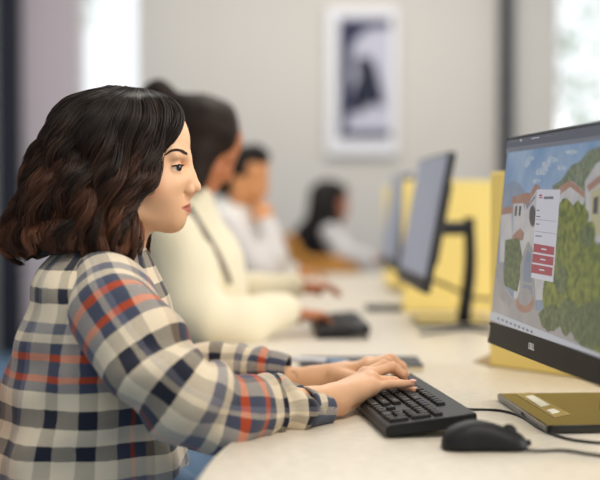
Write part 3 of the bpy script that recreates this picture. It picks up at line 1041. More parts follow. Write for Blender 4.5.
# mouse
def mouse():
    a, b_ = WT(447, 453, TABLE), WT(528, 453, TABLE)
    c = (a + b_)/2 + Vector((0, .032, 0))
    ax = (b_ - a); Lm = ax.length + .008
    root = empty('computer_mouse', c)
    root.rotation_euler = (0, 0, math.atan2(ax.y, ax.x))
    tag(root, 'black wired computer mouse lying in front of the near keyboard', 'mouse')
    n, m = 40, 40
    V = []
    top = catmull(np.array([(0, .006, 0), (.04, .021, 0), (.15, .031, 0), (.35, .0385, 0), (.55, .036, 0), (.75, .028, 0), (.92, .020, 0), (1.0, .011, 0)]), 200)
    for i in range(n):
        t = i/(n-1)
        tt = .5 - .5*math.cos(math.pi*t)
        h = np.interp(tt, top[:, 0], top[:, 1])
        wy = .031*(1 - abs(2*tt-1)**4.5)**.35*(1 - .10*math.sin(math.pi*tt)**2*(1 if tt > .3 else .6)) + .002
        for j in range(m):
            a_ = 2*math.pi*j/m
            cy, sy = math.cos(a_), math.sin(a_)
            y = wy*np.sign(cy)*abs(cy)**.75
            z = .0015 + (h*abs(sy)**.8 if sy > 0 else 0)
            if sy > 0: y *= 1 + .0
            V.append((-Lm/2 + Lm*tt, y, z))
    Q = [(i*m+j, i*m+(j+1) % m, (i+1)*m+(j+1) % m, (i+1)*m+j) for i in range(n-1) for j in range(m)]
    me = np_mesh('shell', V, Q)
    b2 = bmesh.new(); b2.from_mesh(me)
    bmesh.ops.holes_fill(b2, edges=[e for e in b2.edges if e.is_boundary])
    bmesh.ops.recalc_face_normals(b2, faces=b2.faces); b2.to_mesh(me); b2.free()
    link('shell', me, M_BLK, root)
    # wheel and button seam
    bm = bmesh.new()
    bmesh.ops.create_cone(bm, cap_ends=True, segments=28, radius1=.0115, radius2=.0115, depth=.007)
    bmesh.ops.bevel(bm, geom=[e for e in bm.edges if e.is_boundary or len(e.link_faces) == 2 and e.calc_face_angle(0) > 1], offset=.0015, segments=2, affect='EDGES')
    bmesh.ops.rotate(bm, cent=(0, 0, 0), matrix=Matrix.Rotation(math.pi/2, 3, 'X'), verts=bm.verts)
    bmesh.ops.translate(bm, vec=(Lm*.29, 0, .0228), verts=bm.verts)
    link('scroll_wheel', bm_mesh('scroll_wheel', bm), M_KEY, root)
    bm = bmesh.new(); add_box(bm, (Lm*.5, 0, .008), (.012, .009, .008), bevel=.002); link('cable_guard', bm_mesh('cable_guard', bm), M_KEY, root, False)
mouse()

# notebook and pen behind the hands
nb = empty('notebook', WT(360, 362, TABLE))
tag(nb, 'black notebook with cream pages lying behind the typing hands', 'notebook')
a = WT(300, 372, TABLE); b_ = WT(424, 372, TABLE); yb = WT(410, 356, TABLE+.014).y
o = box_obj('pages', ((a.x+b_.x)/2, (a.y+yb)/2, TABLE+.0062), (b_.x-a.x-.004, yb-a.y-.004, .009), M_PAGES); o.parent = nb; o.matrix_parent_inverse = Matrix.Translation(-nb.location)
o = box_obj('cover', ((a.x+b_.x)/2, (a.y+yb)/2, TABLE+.0122), (b_.x-a.x, yb-a.y, .003), M_BOOK, None, None, .001); o.parent = nb; o.matrix_parent_inverse = Matrix.Translation(-nb.location)
o = box_obj('cover', ((a.x+b_.x)/2, (a.y+yb)/2, TABLE+.0012), (b_.x-a.x, yb-a.y, .0016), M_PAGES); o.parent = nb; o.matrix_parent_inverse = Matrix.Translation(-nb.location)
zp = TABLE + .0137 + .0062
pa, pb_ = WT(290, 359.5, zp), WT(350, 362, zp)
pen = empty('pen', pa)
tag(pen, 'pale pen lying along the black notebook', 'pen')
dv = pb_ - pa
tube_obj('barrel', [(0, 0, 0, .0058), (*(dv*.62), .006)], 4, 12, M_PEN, pen)
tube_obj('grip', [(*(dv*.62), .0062), (*(dv*.9), .0056)], 4, 12, M_PENB, pen)
tube_obj('tip', [(*(dv*.9), .0052), (*dv, .0012)], 4, 12, M_PEN, pen)
# plain dark box put in for a dark bar between the stations
a = WT(366, 312, TABLE); b_ = WT(408, 309, TABLE)
o = box_obj('dark_flat_box', ((a.x+b_.x)/2, a.y+.06, TABLE+.009), (b_.x-a.x, .09, .016), M_BLK, None, None, .004)
tag(o, 'small flat black box lying under the second monitor', 'case')

# ------------------------------------------------------------------ people
HS = .00164                                    # metres per head unit (head drawn 140 units tall)


def head(S, O, M, ear=True, k=1.0):
    """head sculpted around O; local u forward, w to the person's left, v down; M rotates it"""
    M = np.asarray(M, float)
    s = HS * k
    def P(u, v, w=0): return np.asarray(O, float) + s * (M @ np.array([u - 130, w, -(v - 165)]))
    def E(u, v, w, ru, rw, rv, kk=6, cut=False): S.ell(P(u, v, w), (ru*s, rw*s, rv*s), kk*s, M, cut, .03)
    def K(a, b, r1, r2, kk=6, cut=False): S.cone(P(*a), P(*b), r1*s, r2*s, kk*s, cut, .03)
    E(129, 146, 0, 58, 45, 51, 8)
    E(138, 140, 0, 50.5, 42, 44, 10)
    E(146, 184, 0, 38, 37, 44, 16)
    for q in (-1, 1):
        K((166, 220, 6*q), (128, 208, 33*q), 9.5, 11, 12)
        K((128, 208, 33*q), (124, 178, 39*q), 11, 9, 12)
        E(161, 189, 20*q, 17, 15, 15, 14)
    E(174.5, 221.5, 0, 9.5, 12, 10, 8)
    E(167, 205, 0, 20, 21, 19, 14)
    for q in (-1, 1):
        E(187, 167, 19*q, 9, 11, 7.5, 9, True)            # eye sockets
        K((184.5, 155.5, 6*q), (178, 155.5, 25*q), 5.0, 5.0, 7)
    K((187, 160, 0), (194.2, 184, 0), 4.2, 5.2, 7)        # nose
    E(195.2, 187.6, 0, 6.0, 5.8, 5.4, 4)
    for q in (-1, 1):
        E(189.5, 190.2, 7.0*q, 5.6, 3.6, 4.6, 3)
        E(191.6, 195.2, 4.0*q, 3.0, 1.9, 1.9, 1, True)
        K((185.6, 186.5, 11.5*q), (184.6, 192.5, 10.5*q), 1.0, 1.2, 2.5, True)
    K((191.5, 194.5, 0), (187.0, 200.5, 0), 2.6, 2.6, 4)
    for q in (-1, 1):                                     # lips
        K((186.9, 204.8, 0), (179.0, 207.0, 12.5*q), 3.1, 1.6, 3)
        K((186.4, 210.8, 0), (179.2, 208.0, 11.5*q), 3.9, 1.8, 3)
        K((192, 207.5, 0), (180, 207.7, 13.5*q), .9, .9, 1.5, True)
    for q in (-1, 1):                                     # lids around the eye
        E(176.5, 168.2, 18.5*q, 8.6, 8.8, 8.2, 3)
        E(182.6, 169.2, 20.5*q, 6.8, 8.4, 2.25, 1.0, True)
        K((186, 179, 8*q), (176, 183, 17*q), 6.5, 8, 9)
    if ear:
        for q in (-1, 1):
            E(122, 178, 44*q, 9, 4, 17, 5)
            E(124, 177, 49*q, 5, 4, 10, 3, True)
    return P


def hand(S, wrist, wr, mcp, fingers, thumb, rm=.0105):
    """mcp: knuckle points index..little; fingers: joints after the knuckle"""
    for q in mcp:
        S.cone(wrist, q, wr*.70, rm, .006)
    for i in range(len(mcp) - 1):
        S.cone(mcp[i], mcp[i+1], rm, rm*.92, .010)
    rr = [(.0098, .0085, .0076, .0064), (.0098, .0086, .0077, .0064), (.0094, .0083, .0074, .0062), (.0086, .0075, .0068, .0057)]
    for q, fg, r4 in zip(mcp, fingers, rr):
        S.chain([q] + list(fg), r4, .0035)
    S.chain(thumb, (.015, .0125, .0098, .0078)[-len(thumb):], .006)


def legs(S, hipL, hipR, kx, foot=True, k=.03):
    for h in (hipL, hipR):
        h = np.array(h); kn = np.array((h[0] + kx, h[1], h[2] + .03)); an = np.array((kn[0] - .03, h[1], .09))
        S.cone(h, kn, .078, .055, k); S.cone(kn, an, .052, .036, k)
        S.cone(an + (0, 0, -.04), an + (.15, 0, -.055), .035, .028, k)


def trousers(name, hipL, hipR, kx, m, parent):
    S = Sculpt(axis(min(hipL[0], hipR[0]) - .2, hipL[0] + kx + .15, .012), axis(min(hipL[1], hipR[1]) - .17, max(hipL[1], hipR[1]) + .17, .012), axis(.03, hipL[2] + .2, .012))
    for h in (hipL, hipR):
        h = np.array(h); kn = np.array((h[0] + kx, h[1], h[2] + .03)); an = np.array((kn[0] - .03, h[1], .11))
        S.cone(h, kn, .092, .07, .03); S.cone(kn, an, .068, .055, .03)
    S.ell(((hipL[0]+hipR[0])/2 - .01, (hipL[1]+hipR[1])/2, hipL[2] + .04), (.13, .19, .12), .05)
    S.wrinkle(.003, 40, 3)
    V, Q = S.mesh()
    o = link(name, np_mesh(name, V, Q), m, parent)
    for h in (hipL, hipR):
        P = [(h[0] + kx - .10, h[1], .045, .030), (h[0] + kx - .03, h[1], .05, .045), (h[0] + kx + .06, h[1], .045, .046), (h[0] + kx + .15, h[1], .036, .038), (h[0] + kx + .18, h[1], .03, .02)]
        tube_obj('shoe', P, 16, 14, M_SHOE, parent, flat=.8)
    return o


def chair(x, y, label, back=True, rot=0.0):
    """honey plywood shell chair; local +x is forward"""
    root = empty('chair', (x, y, 0)); root.rotation_euler = (0, 0, rot)
    tag(root, label, 'chair', 'plywood chairs at the desks')
    bm = bmesh.new(); add_box(bm, (0, 0, .435), (.42, .42, .016), bevel=.006); link('seat', bm_mesh('seat', bm), M_WOOD, root, False)
    n, m = 10, 14
    V = []
    for i in range(n):
        z = .56 + .27*i/(n-1)
        for j in range(m):
            t = -1 + 2*j/(m-1)
            V.append((-.235 - .05*(i/(n-1)) + .07*t*t, .20*t*(1 - .06*(i/(n-1))**3), z))
    Q = [(i*m+j, i*m+j+1, (i+1)*m+j+1, (i+1)*m+j) for i in range(n-1) for j in range(m-1)]
    o = link('backrest', np_mesh('backrest', V, Q), M_WOOD, root)
    md = o.modifiers.new('thick', 'SOLIDIFY'); md.thickness = .014; md.offset = 0
    for sx in (-1, 1):
        for sy in (-1, 1):
            tube_obj('leg', [(.17*sx, .17*sy, .43, .011), (.21*sx, .20*sy, .0, .011)], 4, 10, M_STEEL, root)
    for sy in (-1, 1):
        tube_obj('back_rail', [(-.19, .15*sy, .43, .010), (-.235, .15*sy, .60, .010)], 4, 10, M_STEEL, root)
    return root


I3 = np.eye(3)


def rotM(yaw=0, pitch=0, roll=0):
    """yaw about up, pitch nods the face down"""
    return np.array((Matrix.Rotation(R(yaw), 3, 'Z') @ Matrix.Rotation(R(pitch), 3, 'Y') @ Matrix.Rotation(R(roll), 3, 'X')))


def a3(v): return np.array((v[0], v[1], v[2]), float)

# ---- the woman in plaid -------------------------------------------------------------------------
Y0 = 2.05
O1 = a3(W(130, 165, Y0))
M1 = rotM(-3, 0, 0)
def H1(u, v, w=0): return O1 + HS * (M1 @ np.array([u - 130, w, -(v - 165)]))
def PW(x, y, Y): return a3(W(x, y, Y))

S = Sculpt(axis(-.66, .42, .007, [(-.325, -.155, .0016), (.02, .215, .0018)]),
           axis(1.70, 2.47, .007, [(1.955, 2.145, .0018), (1.99, 2.36, .0020)]),
           axis(.0, 1.32, .009, [(.745, .83, .0018), (1.02, 1.24, .0017), (1.24, 1.31, .004)]))
P1 = head(S, O1, M1, ear=True)
S.cone(H1(122, 214), PW(104, 280, Y0), .049, .054, .02)
hips = (PW(92, 545, Y0))
hips[2] = .56
S.cone(PW(97, 305, Y0), PW(96, 400, Y0), .080, .11, .05)
S.cone(PW(96, 400, Y0), hips, .11, .12, .05)
shR, shL = PW(108, 305, 1.89), PW(112, 300, 2.21)
S.cone(PW(102, 288, Y0), shR, .05, .05, .03); S.cone(PW(102, 288, Y0), shL, .05, .05, .03)
elR, wrR = PW(208, 415, 1.83), PW(336, 399.5, 2.005)
elL, wrL = PW(180, 378, 2.34), PW(316, 378, 2.285)
S.chain([shR, elR, wrR], (.05, .038, .0235), .02)
S.chain([shL, elL, wrL], (.05, .034, .0185), .02)
# right hand (near): wrist, knuckles, fingers
mR = [PW(365, 374, 2.115), PW(369, 375, 2.09), PW(372, 380, 2.068), PW(371, 387, 2.048)]
fR = [[PW(384, 364.5, 2.135), PW(397, 369, 2.14), PW(402, 377, 2.14)],
      [PW(392, 367, 2.10), PW(402, 374, 2.105), PW(404, 381, 2.11)],
      [PW(394, 381.5, 2.075), PW(406, 387, 2.08), PW(414.5, 391, 2.085)],
      [PW(390, 384.5, 2.055), PW(401, 384, 2.06), PW(411.5, 383.5, 2.065)]]
hand(S, wrR, .027, mR, fR, [PW(350, 393, 2.09), PW(368, 393, 2.12), PW(386, 394, 2.13)], .0108)
S.cone(wrR, PW(354, 392, 2.06), .0225, .018, .02)
S.cone(PW(352, 400, 2.035), PW(372, 388, 2.05), .012, .010, .012)
# left hand (far)
mL = [PW(368, 366, 2.235), PW(371, 364, 2.255), PW(368, 364, 2.275), PW(363, 366, 2.295)]
fL = [[PW(388, 361.5, 2.225), PW(398, 369, 2.225), PW(403, 379, 2.225)],
      [PW(391, 358.5, 2.255), PW(402, 366, 2.255), PW(406, 376, 2.255)],
      [PW(387, 359, 2.285), PW(397, 366, 2.29), PW(401, 374, 2.29)],
      [PW(380, 361, 2.31), PW(389, 367, 2.315), PW(393, 373, 2.315)]]
hand(S, wrL, .0205, mL, fL, [PW(336, 374, 2.255), PW(356, 378, 2.22), PW(376, 381, 2.20)], .0105)
S.cone(wrL, PW(342, 374, 2.27), .0185, .017, .02)
legs(S, (hips[0] + .05, Y0 - .10, .54), (hips[0] + .05, Y0 + .10, .54), .42)
V, Q = S.mesh()
# skin colours: lips, a little blush, painted eye-socket shade
u = (V - O1) @ M1 / HS
U_, W_, V_ = u[:, 0] + 130, u[:, 1], 165 - u[:, 2]
skin = np.array(s2l(234, 184, 144)); col = np.tile(skin, (len(V), 1))
def blend(mask, c, a=1.0):
    mk = np.clip(mask, 0, 1)[:, None] * a
    col[:] = col*(1 - mk) + np.array(c)*mk
inhead = (np.abs(W_) < 50) & (U_ > 150) & (V_ > 100) & (V_ < 240)
lipd = np.minimum(np.hypot((V_ - 204.6 - np.abs(W_)*.16)/3.4, 0*W_), 9)
sm = lambda x: np.clip(x/1.6 + .5, 0, 1)
lipm = sm(V_ - (202.9 + np.abs(W_)*.30)) * sm((213.6 - np.abs(W_)*.38) - V_) * sm(U_ - 178) * sm(14.5 - np.abs(W_)) * inhead
blend(lipm.astype(float), s2l(172, 82, 72), .92)
blend(inhead * np.exp(-(((U_-162)/11)**2 + ((V_-192)/9)**2)) * (np.abs(W_) > 8), s2l(224, 146, 112), .4)
blend(inhead * np.exp(-(((U_-183)/6)**2 + ((V_-161.5)/3.2)**2)) * (np.abs(W_) > 9), s2l(172, 118, 92), .45)  # eye-socket shade painted into the skin colour
scalp = (V_ < 150) & (U_ < 181 - np.clip(V_-105, 0, 60)*.30) & (V_ > 80)
col[scalp] = (.012, .008, .006)
# knuckles and finger tips slightly pinker
tips = [f[-1] for f in fR + fL]
for t_ in tips:
    blend(np.exp(-(((V - t_)**2).sum(1))/.011**2), s2l(228, 150, 130), .55)
for t_ in mR + mL + [f[0] for f in fR + fL]:
    blend(np.exp(-(((V - t_)**2).sum(1))/.010**2), s2l(222, 152, 124), .35)
woman = link('person', np_mesh('person', V, Q, None, col), M_SKIN)
tag(woman, 'woman with wavy dark hair in a plaid overshirt typing in the foreground', 'person', 'people working at the desks')
md = woman.modifiers.new('soft', 'SMOOTH'); md.factor = .5; md.iterations = 2
tree1 = BVHTree.FromPolygons([tuple(v) for v in V], [tuple(q) for q in Q])


def nearside(u_, v_, side=-1):
    """surface of the face at head units u, v on her right (-1) or left (+1)"""
    o = H1(u_, v_, 90*side); d = H1(u_, v_, 0) - o
    hit = tree1.ray_cast(Vector(o), Vector(d).normalized(), 1.0)
    return hit[0], hit[1]


for side in (-1, 1):
    q = -1 if side < 0 else 1
    bm = bmesh.new(); bmesh.ops.create_uvsphere(bm, u_segments=32, v_segments=20, radius=7.6*HS)
    e = link('eyeball', bm_mesh('eyeball', bm), M_EYE, woman); e.location = H1(177.6, 168.6, 18.5*q)
    bm = bmesh.new(); bmesh.ops.create_uvsphere(bm, u_segments=24, v_segments=16, radius=3.5*HS)
    bmesh.ops.scale(bm, vec=(.45, 1, 1), verts=bm.verts)
    ir = link('iris', bm_mesh('iris', bm), M_IRIS, e); ir.location = tuple(M1 @ np.array([5.4*HS, -4.8*HS, .3*HS])); ir.rotation_euler = (0, 0, -.72)
    # brow: short hairs along an arch hugging the forehead
    Vs, Fs = [], []
    rs = np.random.RandomState(2)
    arch = catmull(np.array([(172.5, 155.6, 0), (176.5, 152.6, 0), (181, 151.3, 0), (186, 152.2, 0), (189.5, 154.6, 0)]), 60)
    if q < 0:
        for k in range(260):
            t = rs.uniform(0, 1)
            c = arch[int(t*59)]
            wd_ = .25 + .95*min(t*2.0, 1)*(1 if t < .8 else .8)
            uu, vv = c[0], c[1] + rs.uniform(-wd_, wd_)
            p, n_ = nearside(min(uu, 189.5), vv)
            p2, n2 = nearside(uu - 3.2, vv - .4 + .9*(1-t)*2)
            if p is None or p2 is None: continue
            if (p - p2).length > .035: continue
            a_, b_ = np.array(p + n_*.0006), np.array(p2 + n2*.0010)
            sd = np.cross(b_ - a_, np.array(n_)); sd /= np.linalg.norm(sd) + 1e-9
            i = len(Vs); Vs += [a_ - sd*.0005, a_ + sd*.0005, b_ + sd*.0001]; Fs.append((i, i+1, i+2))
        if Fs: link('eyebrow', np_mesh('eyebrow', Vs, Fs), M_BROW, woman, False)
        # lashes and lid line
        Vs, Fs = [], []
        def rim(th, lift=0.0, rr=8.75):
            v_ = 169.2 - 2.2*math.sqrt(max(0, 1 - ((th - 38)/64)**2)) - .35 - lift
            rh = math.sqrt(rr**2 - (v_ - 168.2)**2)
            return H1(176.5 + rh*math.cos(R(th)), v_, 18.5*q + rh*math.sin(R(th))*q)
        line = [(*rim(th), .00085 if 0 < th < 85 else .0004) for th in np.linspace(-18, 98, 16)]
        V_1, Q_1, uv_1, cp = tube_data(line, 30, 6, cap=False)
        Vs = [tuple(v) for v in V_1]; Fs = [(a, b, c) for a, b, c, d in Q_1] + [(a, c, d) for a, b, c, d in Q_1]
        for k in range(60):
            th = -12 + 105*k/59
            a_ = rim(th)
            out = np.array([math.cos(R(th)), math.sin(R(th))*q, .45]); out /= np.linalg.norm(out)
            b_ = a_ + M1 @ (out * (4.6 if th < 60 else 3.2)*HS)
            sd = M1 @ np.array([-math.sin(R(th)), math.cos(R(th))*q, 0])
            i_ = len(Vs); Vs += [tuple(a_ - sd*.0006), tuple(a_ + sd*.0006), tuple(b_)]; Fs.append((i_, i_+1, i_+2))
        link('eyelashes', np_mesh('eyelashes', Vs, Fs), M_BROW, woman, False)
# tattoo lines on the left wrist: small flower outline
Vt = []
for pts in ([(291, 371), (293.5, 372), (296.5, 371)], [(293.5, 372), (295, 374.5), (296.5, 375)], [(296.5, 372.5), (297.3, 375), (297.3, 378.5)]):
    pp = []
    for x, y in pts:
        d = ray(x, y)
        h = tree1.ray_cast(CAM, Vector(d).normalized(), 5)
        if h[0] is not None: pp.append((*(h[0] + h[1]*.0002), .0005))
    if len(pp) > 2: Vt.append(pp)
tb = bmesh.new()
for pp in Vt:
    V_1, Q_1, uv_1, cp = tube_data(pp, 12, 4, cap=False)
    t_ = np_mesh('t', V_1, Q_1); tb.from_mesh(t_); bpy.data.meshes.remove(t_)
o = link('wrist_tattoo', bm_mesh('wrist_tattoo', tb), M_TATT, woman)
o['label'] = 'fine-line tattoo on the left wrist'
# nails on the near hand
for f in fR[2:]:
    d_ = f[-1] - f[-2]; d_ /= np.linalg.norm(d_)
    c = f[-1] + d_*.002
    upv = np.array((0, -.35, 1.0)); upv -= d_*upv.dot(d_); upv /= np.linalg.norm(upv)
    bm = bmesh.new(); bmesh.ops.create_uvsphere(bm, u_segments=14, v_segments=8, radius=1)
    sd = np.cross(upv, d_)
    MX = Matrix((d_*.0062, sd*.0048, upv*.0020)).transposed().to_4x4(); MX.translation = c + upv*.0052
    bmesh.ops.transform(bm, matrix=MX, verts=bm.verts)
    link('fingernail', bm_mesh('fingernail', bm), mat('nail_pink', s2l(236, 176, 160), .25, .5) if 'nail_pink' not in bpy.data.materials else bpy.data.materials['nail_pink'], woman)

# hair: locks following guide curves from the parting to the ends
def resample(g, n):
    return catmull(np.array([(a, b, 0) for a, b in g]), n)[:, :2]
NP = 46
G = [(0.0, [(160, 95), (174, 102), (183.5, 112), (185.5, 122), (181, 135), (174, 146), (166, 158), (164.5, 168), (164, 178), (158, 187), (147, 193), (140, 203), (142, 217), (146, 232), (147, 248), (139, 265)]),
     (.12, [(152, 92), (168, 105), (173, 124), (168, 142), (158, 160), (156, 178), (146, 194), (136, 214), (140, 236), (138, 254), (128, 267)]),
     (.30, [(142, 90), (152, 116), (146, 148), (138, 180), (128, 208), (120, 236), (124, 254), (112, 265)]),
     (.50, [(132, 89), (120, 112), (108, 146), (98, 180), (92, 212), (86, 236), (92, 250), (84, 257)]),
     (.72, [(120, 88), (88, 102), (66, 136), (52, 176), (44, 206), (38, 232), (50, 250), (44, 258)]),
     (.88, [(112, 87.5), (70, 104), (48, 142), (34, 184), (20, 218), (14, 242), (30, 258), (24, 266)]),
     (1.0, [(108, 87.5), (64, 105), (42, 146), (25, 188), (9, 220), (3, 240), (12, 258), (26, 264)])]
# cap over the parting
GA = np.array([g[0] for g in G]); GP = np.array([resample(g[1], NP) for g in G])


def guide(a):
    out = np.zeros((NP, 2))
    for k in range(2):
        for j in range(NP):
            out[j, k] = np.interp(a, GA, GP[:, j, k])
    return out


def hair_w(a, v, t):
    """half width of the hair away from the midline"""
    top = np.interp(v, [86, 92, 102, 120, 150, 185, 220, 250, 270], [4, 17, 32, 44, 52, 59, 66, 66, 56])
    prof = np.interp(a, [0, .12, .3, .5, .72, .88, 1], [.66, .84, 1.0, 1.0, .84, .55, .18])
    return top * prof * np.minimum(1, t*13)


rs = np.random.RandomState(11)
tt = np.linspace(0, 1, NP)
Vh, Qh, Ch = [], [], []
nv = 0
def strand(pts, r0, r1, colr, nseg=3):
    global nv
    n = len(pts)
    T = np.gradient(pts, axis=0); T /= np.linalg.norm(T, axis=1)[:, None] + 1e-9
    ref = np.array((.3, 1.0, .2))
    N_ = np.cross(T, ref); N_ /= np.linalg.norm(N_, axis=1)[:, None] + 1e-9
    B_ = np.cross(T, N_)
    r = np.linspace(r0, r1, n)[:, None]
    ring = []
    for k in range(nseg):
        a_ = 2*math.pi*k/nseg
        ring.append(pts + r*(math.cos(a_)*N_ + math.sin(a_)*B_))
    Vh.append(np.stack(ring, 1).reshape(-1, 3))
    i, j = np.meshgrid(np.arange(n-1), np.arange(nseg), indexing='ij'); j2 = (j+1) % nseg
    Qh.append(np.stack([i*nseg+j, i*nseg+j2, (i+1)*nseg+j2, (i+1)*nseg+j], -1).reshape(-1, 4) + nv)
    Ch.append(np.repeat(colr, nseg, 0))
    nv += n*nseg


dark, brown = np.array((.020, .0118, .008)), np.array((.22, .082, .038))
LOCKS = 70
for side in (-1, 1):
    for L_ in range(LOCKS):
        a0 = (L_ + rs.uniform(-.3, .3))/(LOCKS-1)
        a0 = min(max(a0, 0), 1)
        layer_ = rs.uniform(.86, 1.04)
        ph, fr, am = a0*26 + rs.normal()*.9, rs.uniform(2.3, 3.3), rs.uniform(3.5, 7.5)
        ph2 = ph + rs.normal()*.7
        lift = rs.uniform(-2, 3)
        endcut = rs.uniform(.86, 1.0)
        lockc = rs.uniform(.65, 1.5)
        redd = rs.uniform(.1, 1.0)**1.5
        ns = 62 if side < 0 else 34
        for k in range(ns):
            a = min(max(a0 + rs.normal()*.013, 0), 1)
            g = guide(a)
            ec = endcut * rs.uniform(.93, 1.0)
            x = np.interp(tt*ec, tt, g[:, 0]); y = np.interp(tt*ec, tt, g[:, 1])
            w = hair_w(a, y, tt) * layer_
            grow = np.clip((tt - .12)/.45, 0, 1)**1.1
            wave_ = am*grow*np.sin(2*np.pi*fr*tt + ph)
            wav2 = am*1.25*grow*np.sin(2*np.pi*fr*tt + ph2 + 1.3)
            tx = np.gradient(x); ty = np.gradient(y); ln = np.hypot(tx, ty) + 1e-9
            nx, ny = -ty/ln, tx/ln
            rad = .8 + 3.2*np.sin(np.pi*np.clip(tt*.9+.05, 0, 1))*(.5 + .5*rs.rand())
            o1, o2, o3 = rs.normal(size=3)
            inner = 1 if (.08 < a < .96) else .5
            if side > 0: x = x - 7*np.clip(1 - a/.3, 0, 1)
            x2 = x + nx*(wave_*inner + o1*rad*.55) + lift*0
            y2 = y + ny*(wave_*inner + o1*rad*.55) + o2*.6
            w2 = w + (wav2 + o3*rad*.6) + lift*grow
            pts = O1 + HS*((np.stack([x2 - 130, side*w2, -(y2 - 165)], -1)) @ M1.T)
            mixc = np.clip((tt - .28)/.6, 0, 1)[:, None]**1.2*redd
            cc = (dark*(1-mixc) + brown*mixc) * (lockc * rs.uniform(.7, 1.35))
            strand(pts, .00085, .00030, cc)
# loose fine hairs
for k in range(260):
    a = rs.uniform(0, 1); g = guide(a); side = rs.choice([-1, 1])
    i0 = rs.randint(4, 38); n_ = 6
    idx_ = np.clip(np.arange(i0, i0+n_), 0, NP-1)
    x = g[idx_, 0]; y = g[idx_, 1]; w = hair_w(a, y, idx_/NP)*1.02
    s_ = np.linspace(0, 1, n_)
    ox, oy, ow = rs.normal(size=3)*(3, 3, 5)
    pts = O1 + HS*(np.stack([x + ox*s_**1.5 - 130, side*(w + abs(ow)*s_), -(y + oy*s_ - 165)], -1) @ M1.T)
    strand(pts, .00022, .00012, np.tile(dark*2, (n_, 1)))
# under-layer that closes the gaps
aa = np.linspace(0, 1, 40)
for side in (-1, 1):
    grid = []
    for a in aa:
        g = guide(a); y = g[:, 1]; w = hair_w(a, y, tt)*.86
        cx_ = 118 + (g[:, 0] - 118)*np.where(a < .2, .985, .95); cy_ = 165 + (y - 165)*.955
        cx_ = np.where((a < .12), g[:, 0] - 3, cx_)
        grid.append(O1 + HS*(np.stack([cx_ - 130, side*w, -(cy_ - 165)], -1) @ M1.T))
    grid = np.array(grid)
    n, m = grid.shape[:2]
    Vh.append(grid.reshape(-1, 3)); Ch.append(np.tile(dark*.8, (n*m, 1)))
    i, j = np.meshgrid(np.arange(n-1), np.arange(m-1), indexing='ij')
    Qh.append(np.stack([i*m+j, i*m+j+1, (i+1)*m+j+1, (i+1)*m+j], -1).reshape(-1, 4) + nv)
    nv += n*m
hair = link('hair', np_mesh('hair', np.vstack(Vh), np.vstack(Qh), None, np.vstack(Ch)), M_HAIR, woman)
hair['label'] = 'shoulder-length wavy dark brown hair with reddish ends'
del Vh, Qh, Ch

# plaid overshirt: body, sleeves, cuffs, collar
rings = [(241, 106, 34, 37), (248, 103, 42, 48), (258, 100, 50, 70), (270, 98, 57, 93), (283, 99, 62, 108), (300, 102, 66, 116), (335, 98, 76, 119), (370, 97, 83, 119),
         (400, 96, 88, 119), (440, 92, 95, 121), (480, 89, 101, 123), (520, 85, 103, 125), (540, 84, 102, 125)]
RR = catmull(np.array([(r[0], 0, 0, r[1], r[2], r[3]) for r in rings], float), 110)
ns = 160
px2m = Y0/F
Vj = np.zeros((len(RR), ns, 3)); UVj = np.zeros((len(RR), ns + 1, 2))
vlen = 0
base0 = a3(W(0, 0, Y0))
for i, r in enumerate(RR):
    yy, cx_, hx, hw = r[0], r[3], r[4], r[5]
    cpt = a3(W(cx_, yy, Y0))
    if i: vlen += np.linalg.norm(cpt - prevc)*1.0
    prevc = cpt
    for j in range(ns):
        ph = 2*np.pi*j/ns
        c_, s_ = math.cos(ph), math.sin(ph)
        e_ = .82
        dx = hx*np.sign(s_)*abs(s_)**e_; dy = -hw*np.sign(c_)*abs(c_)**e_
        fold = 2.2*math.sin(ph*5 + yy*.02)*min(1, max(0, (yy-290)/60)) + 1.6*math.sin(ph*9 - yy*.035 + 2)*min(1, max(0, (yy-300)/60)) + 1.2*math.sin(yy*.11 + 3*math.sin(ph*2))*min(1, max(0, (yy-290)/60))
        k_ = 1 + fold/80
        Vj[i, j] = cpt + np.array((dx*k_*px2m, dy*k_*px2m, 0))
    UVj[i, :, 0] = vlen
    UVj[i, :, 1] = np.linspace(0, 1.05, ns + 1)
n = len(RR)
i, j = np.meshgrid(np.arange(n-1), np.arange(ns), indexing='ij'); j2 = (j+1) % ns
Qj = np.stack([i*ns+j, (i+1)*ns+j, (i+1)*ns+j2, i*ns+j2], -1).reshape(-1, 4)
uvq = np.stack([UVj[i, j], UVj[i+1, j], UVj[i+1, j+1], UVj[i, j+1]], 2).reshape(-1, 2) * (1, .8) + (.082, .035)
jacket = link('overshirt', np_mesh('overshirt', Vj.reshape(-1, 3), Qj, uvq), M_PLAID, woman)
jacket['label'] = 'cream, navy and red plaid woollen overshirt'


def sleeve_folds(elbow, seed, amp):
    rs_ = np.random.RandomState(seed)
    ps = rs_.uniform(0, 6.28, 8)
    def f(Lm, ph, tot):
        t = Lm/tot
        e = np.exp(-((t - elbow)/.20)**2)
        w_ = np.exp(-((t - .93)/.12)**2)
        d = amp*e*np.sin(Lm*95 + 2.2*np.sin(ph + ps[0]) + ps[1])*(.6 + .4*np.cos(ph + ps[2]))
        d = d + amp*.9*w_*np.sin(Lm*150 + 2.6*np.sin(ph*1 + ps[3]) + ps[4])
        d = d + amp*.55*np.sin(Lm*48 + 2*ph + ps[5]) + amp*.5*np.sin(ph*3 + Lm*30 + ps[6])
        return d * np.clip(t*8, 0, 1)
    return f


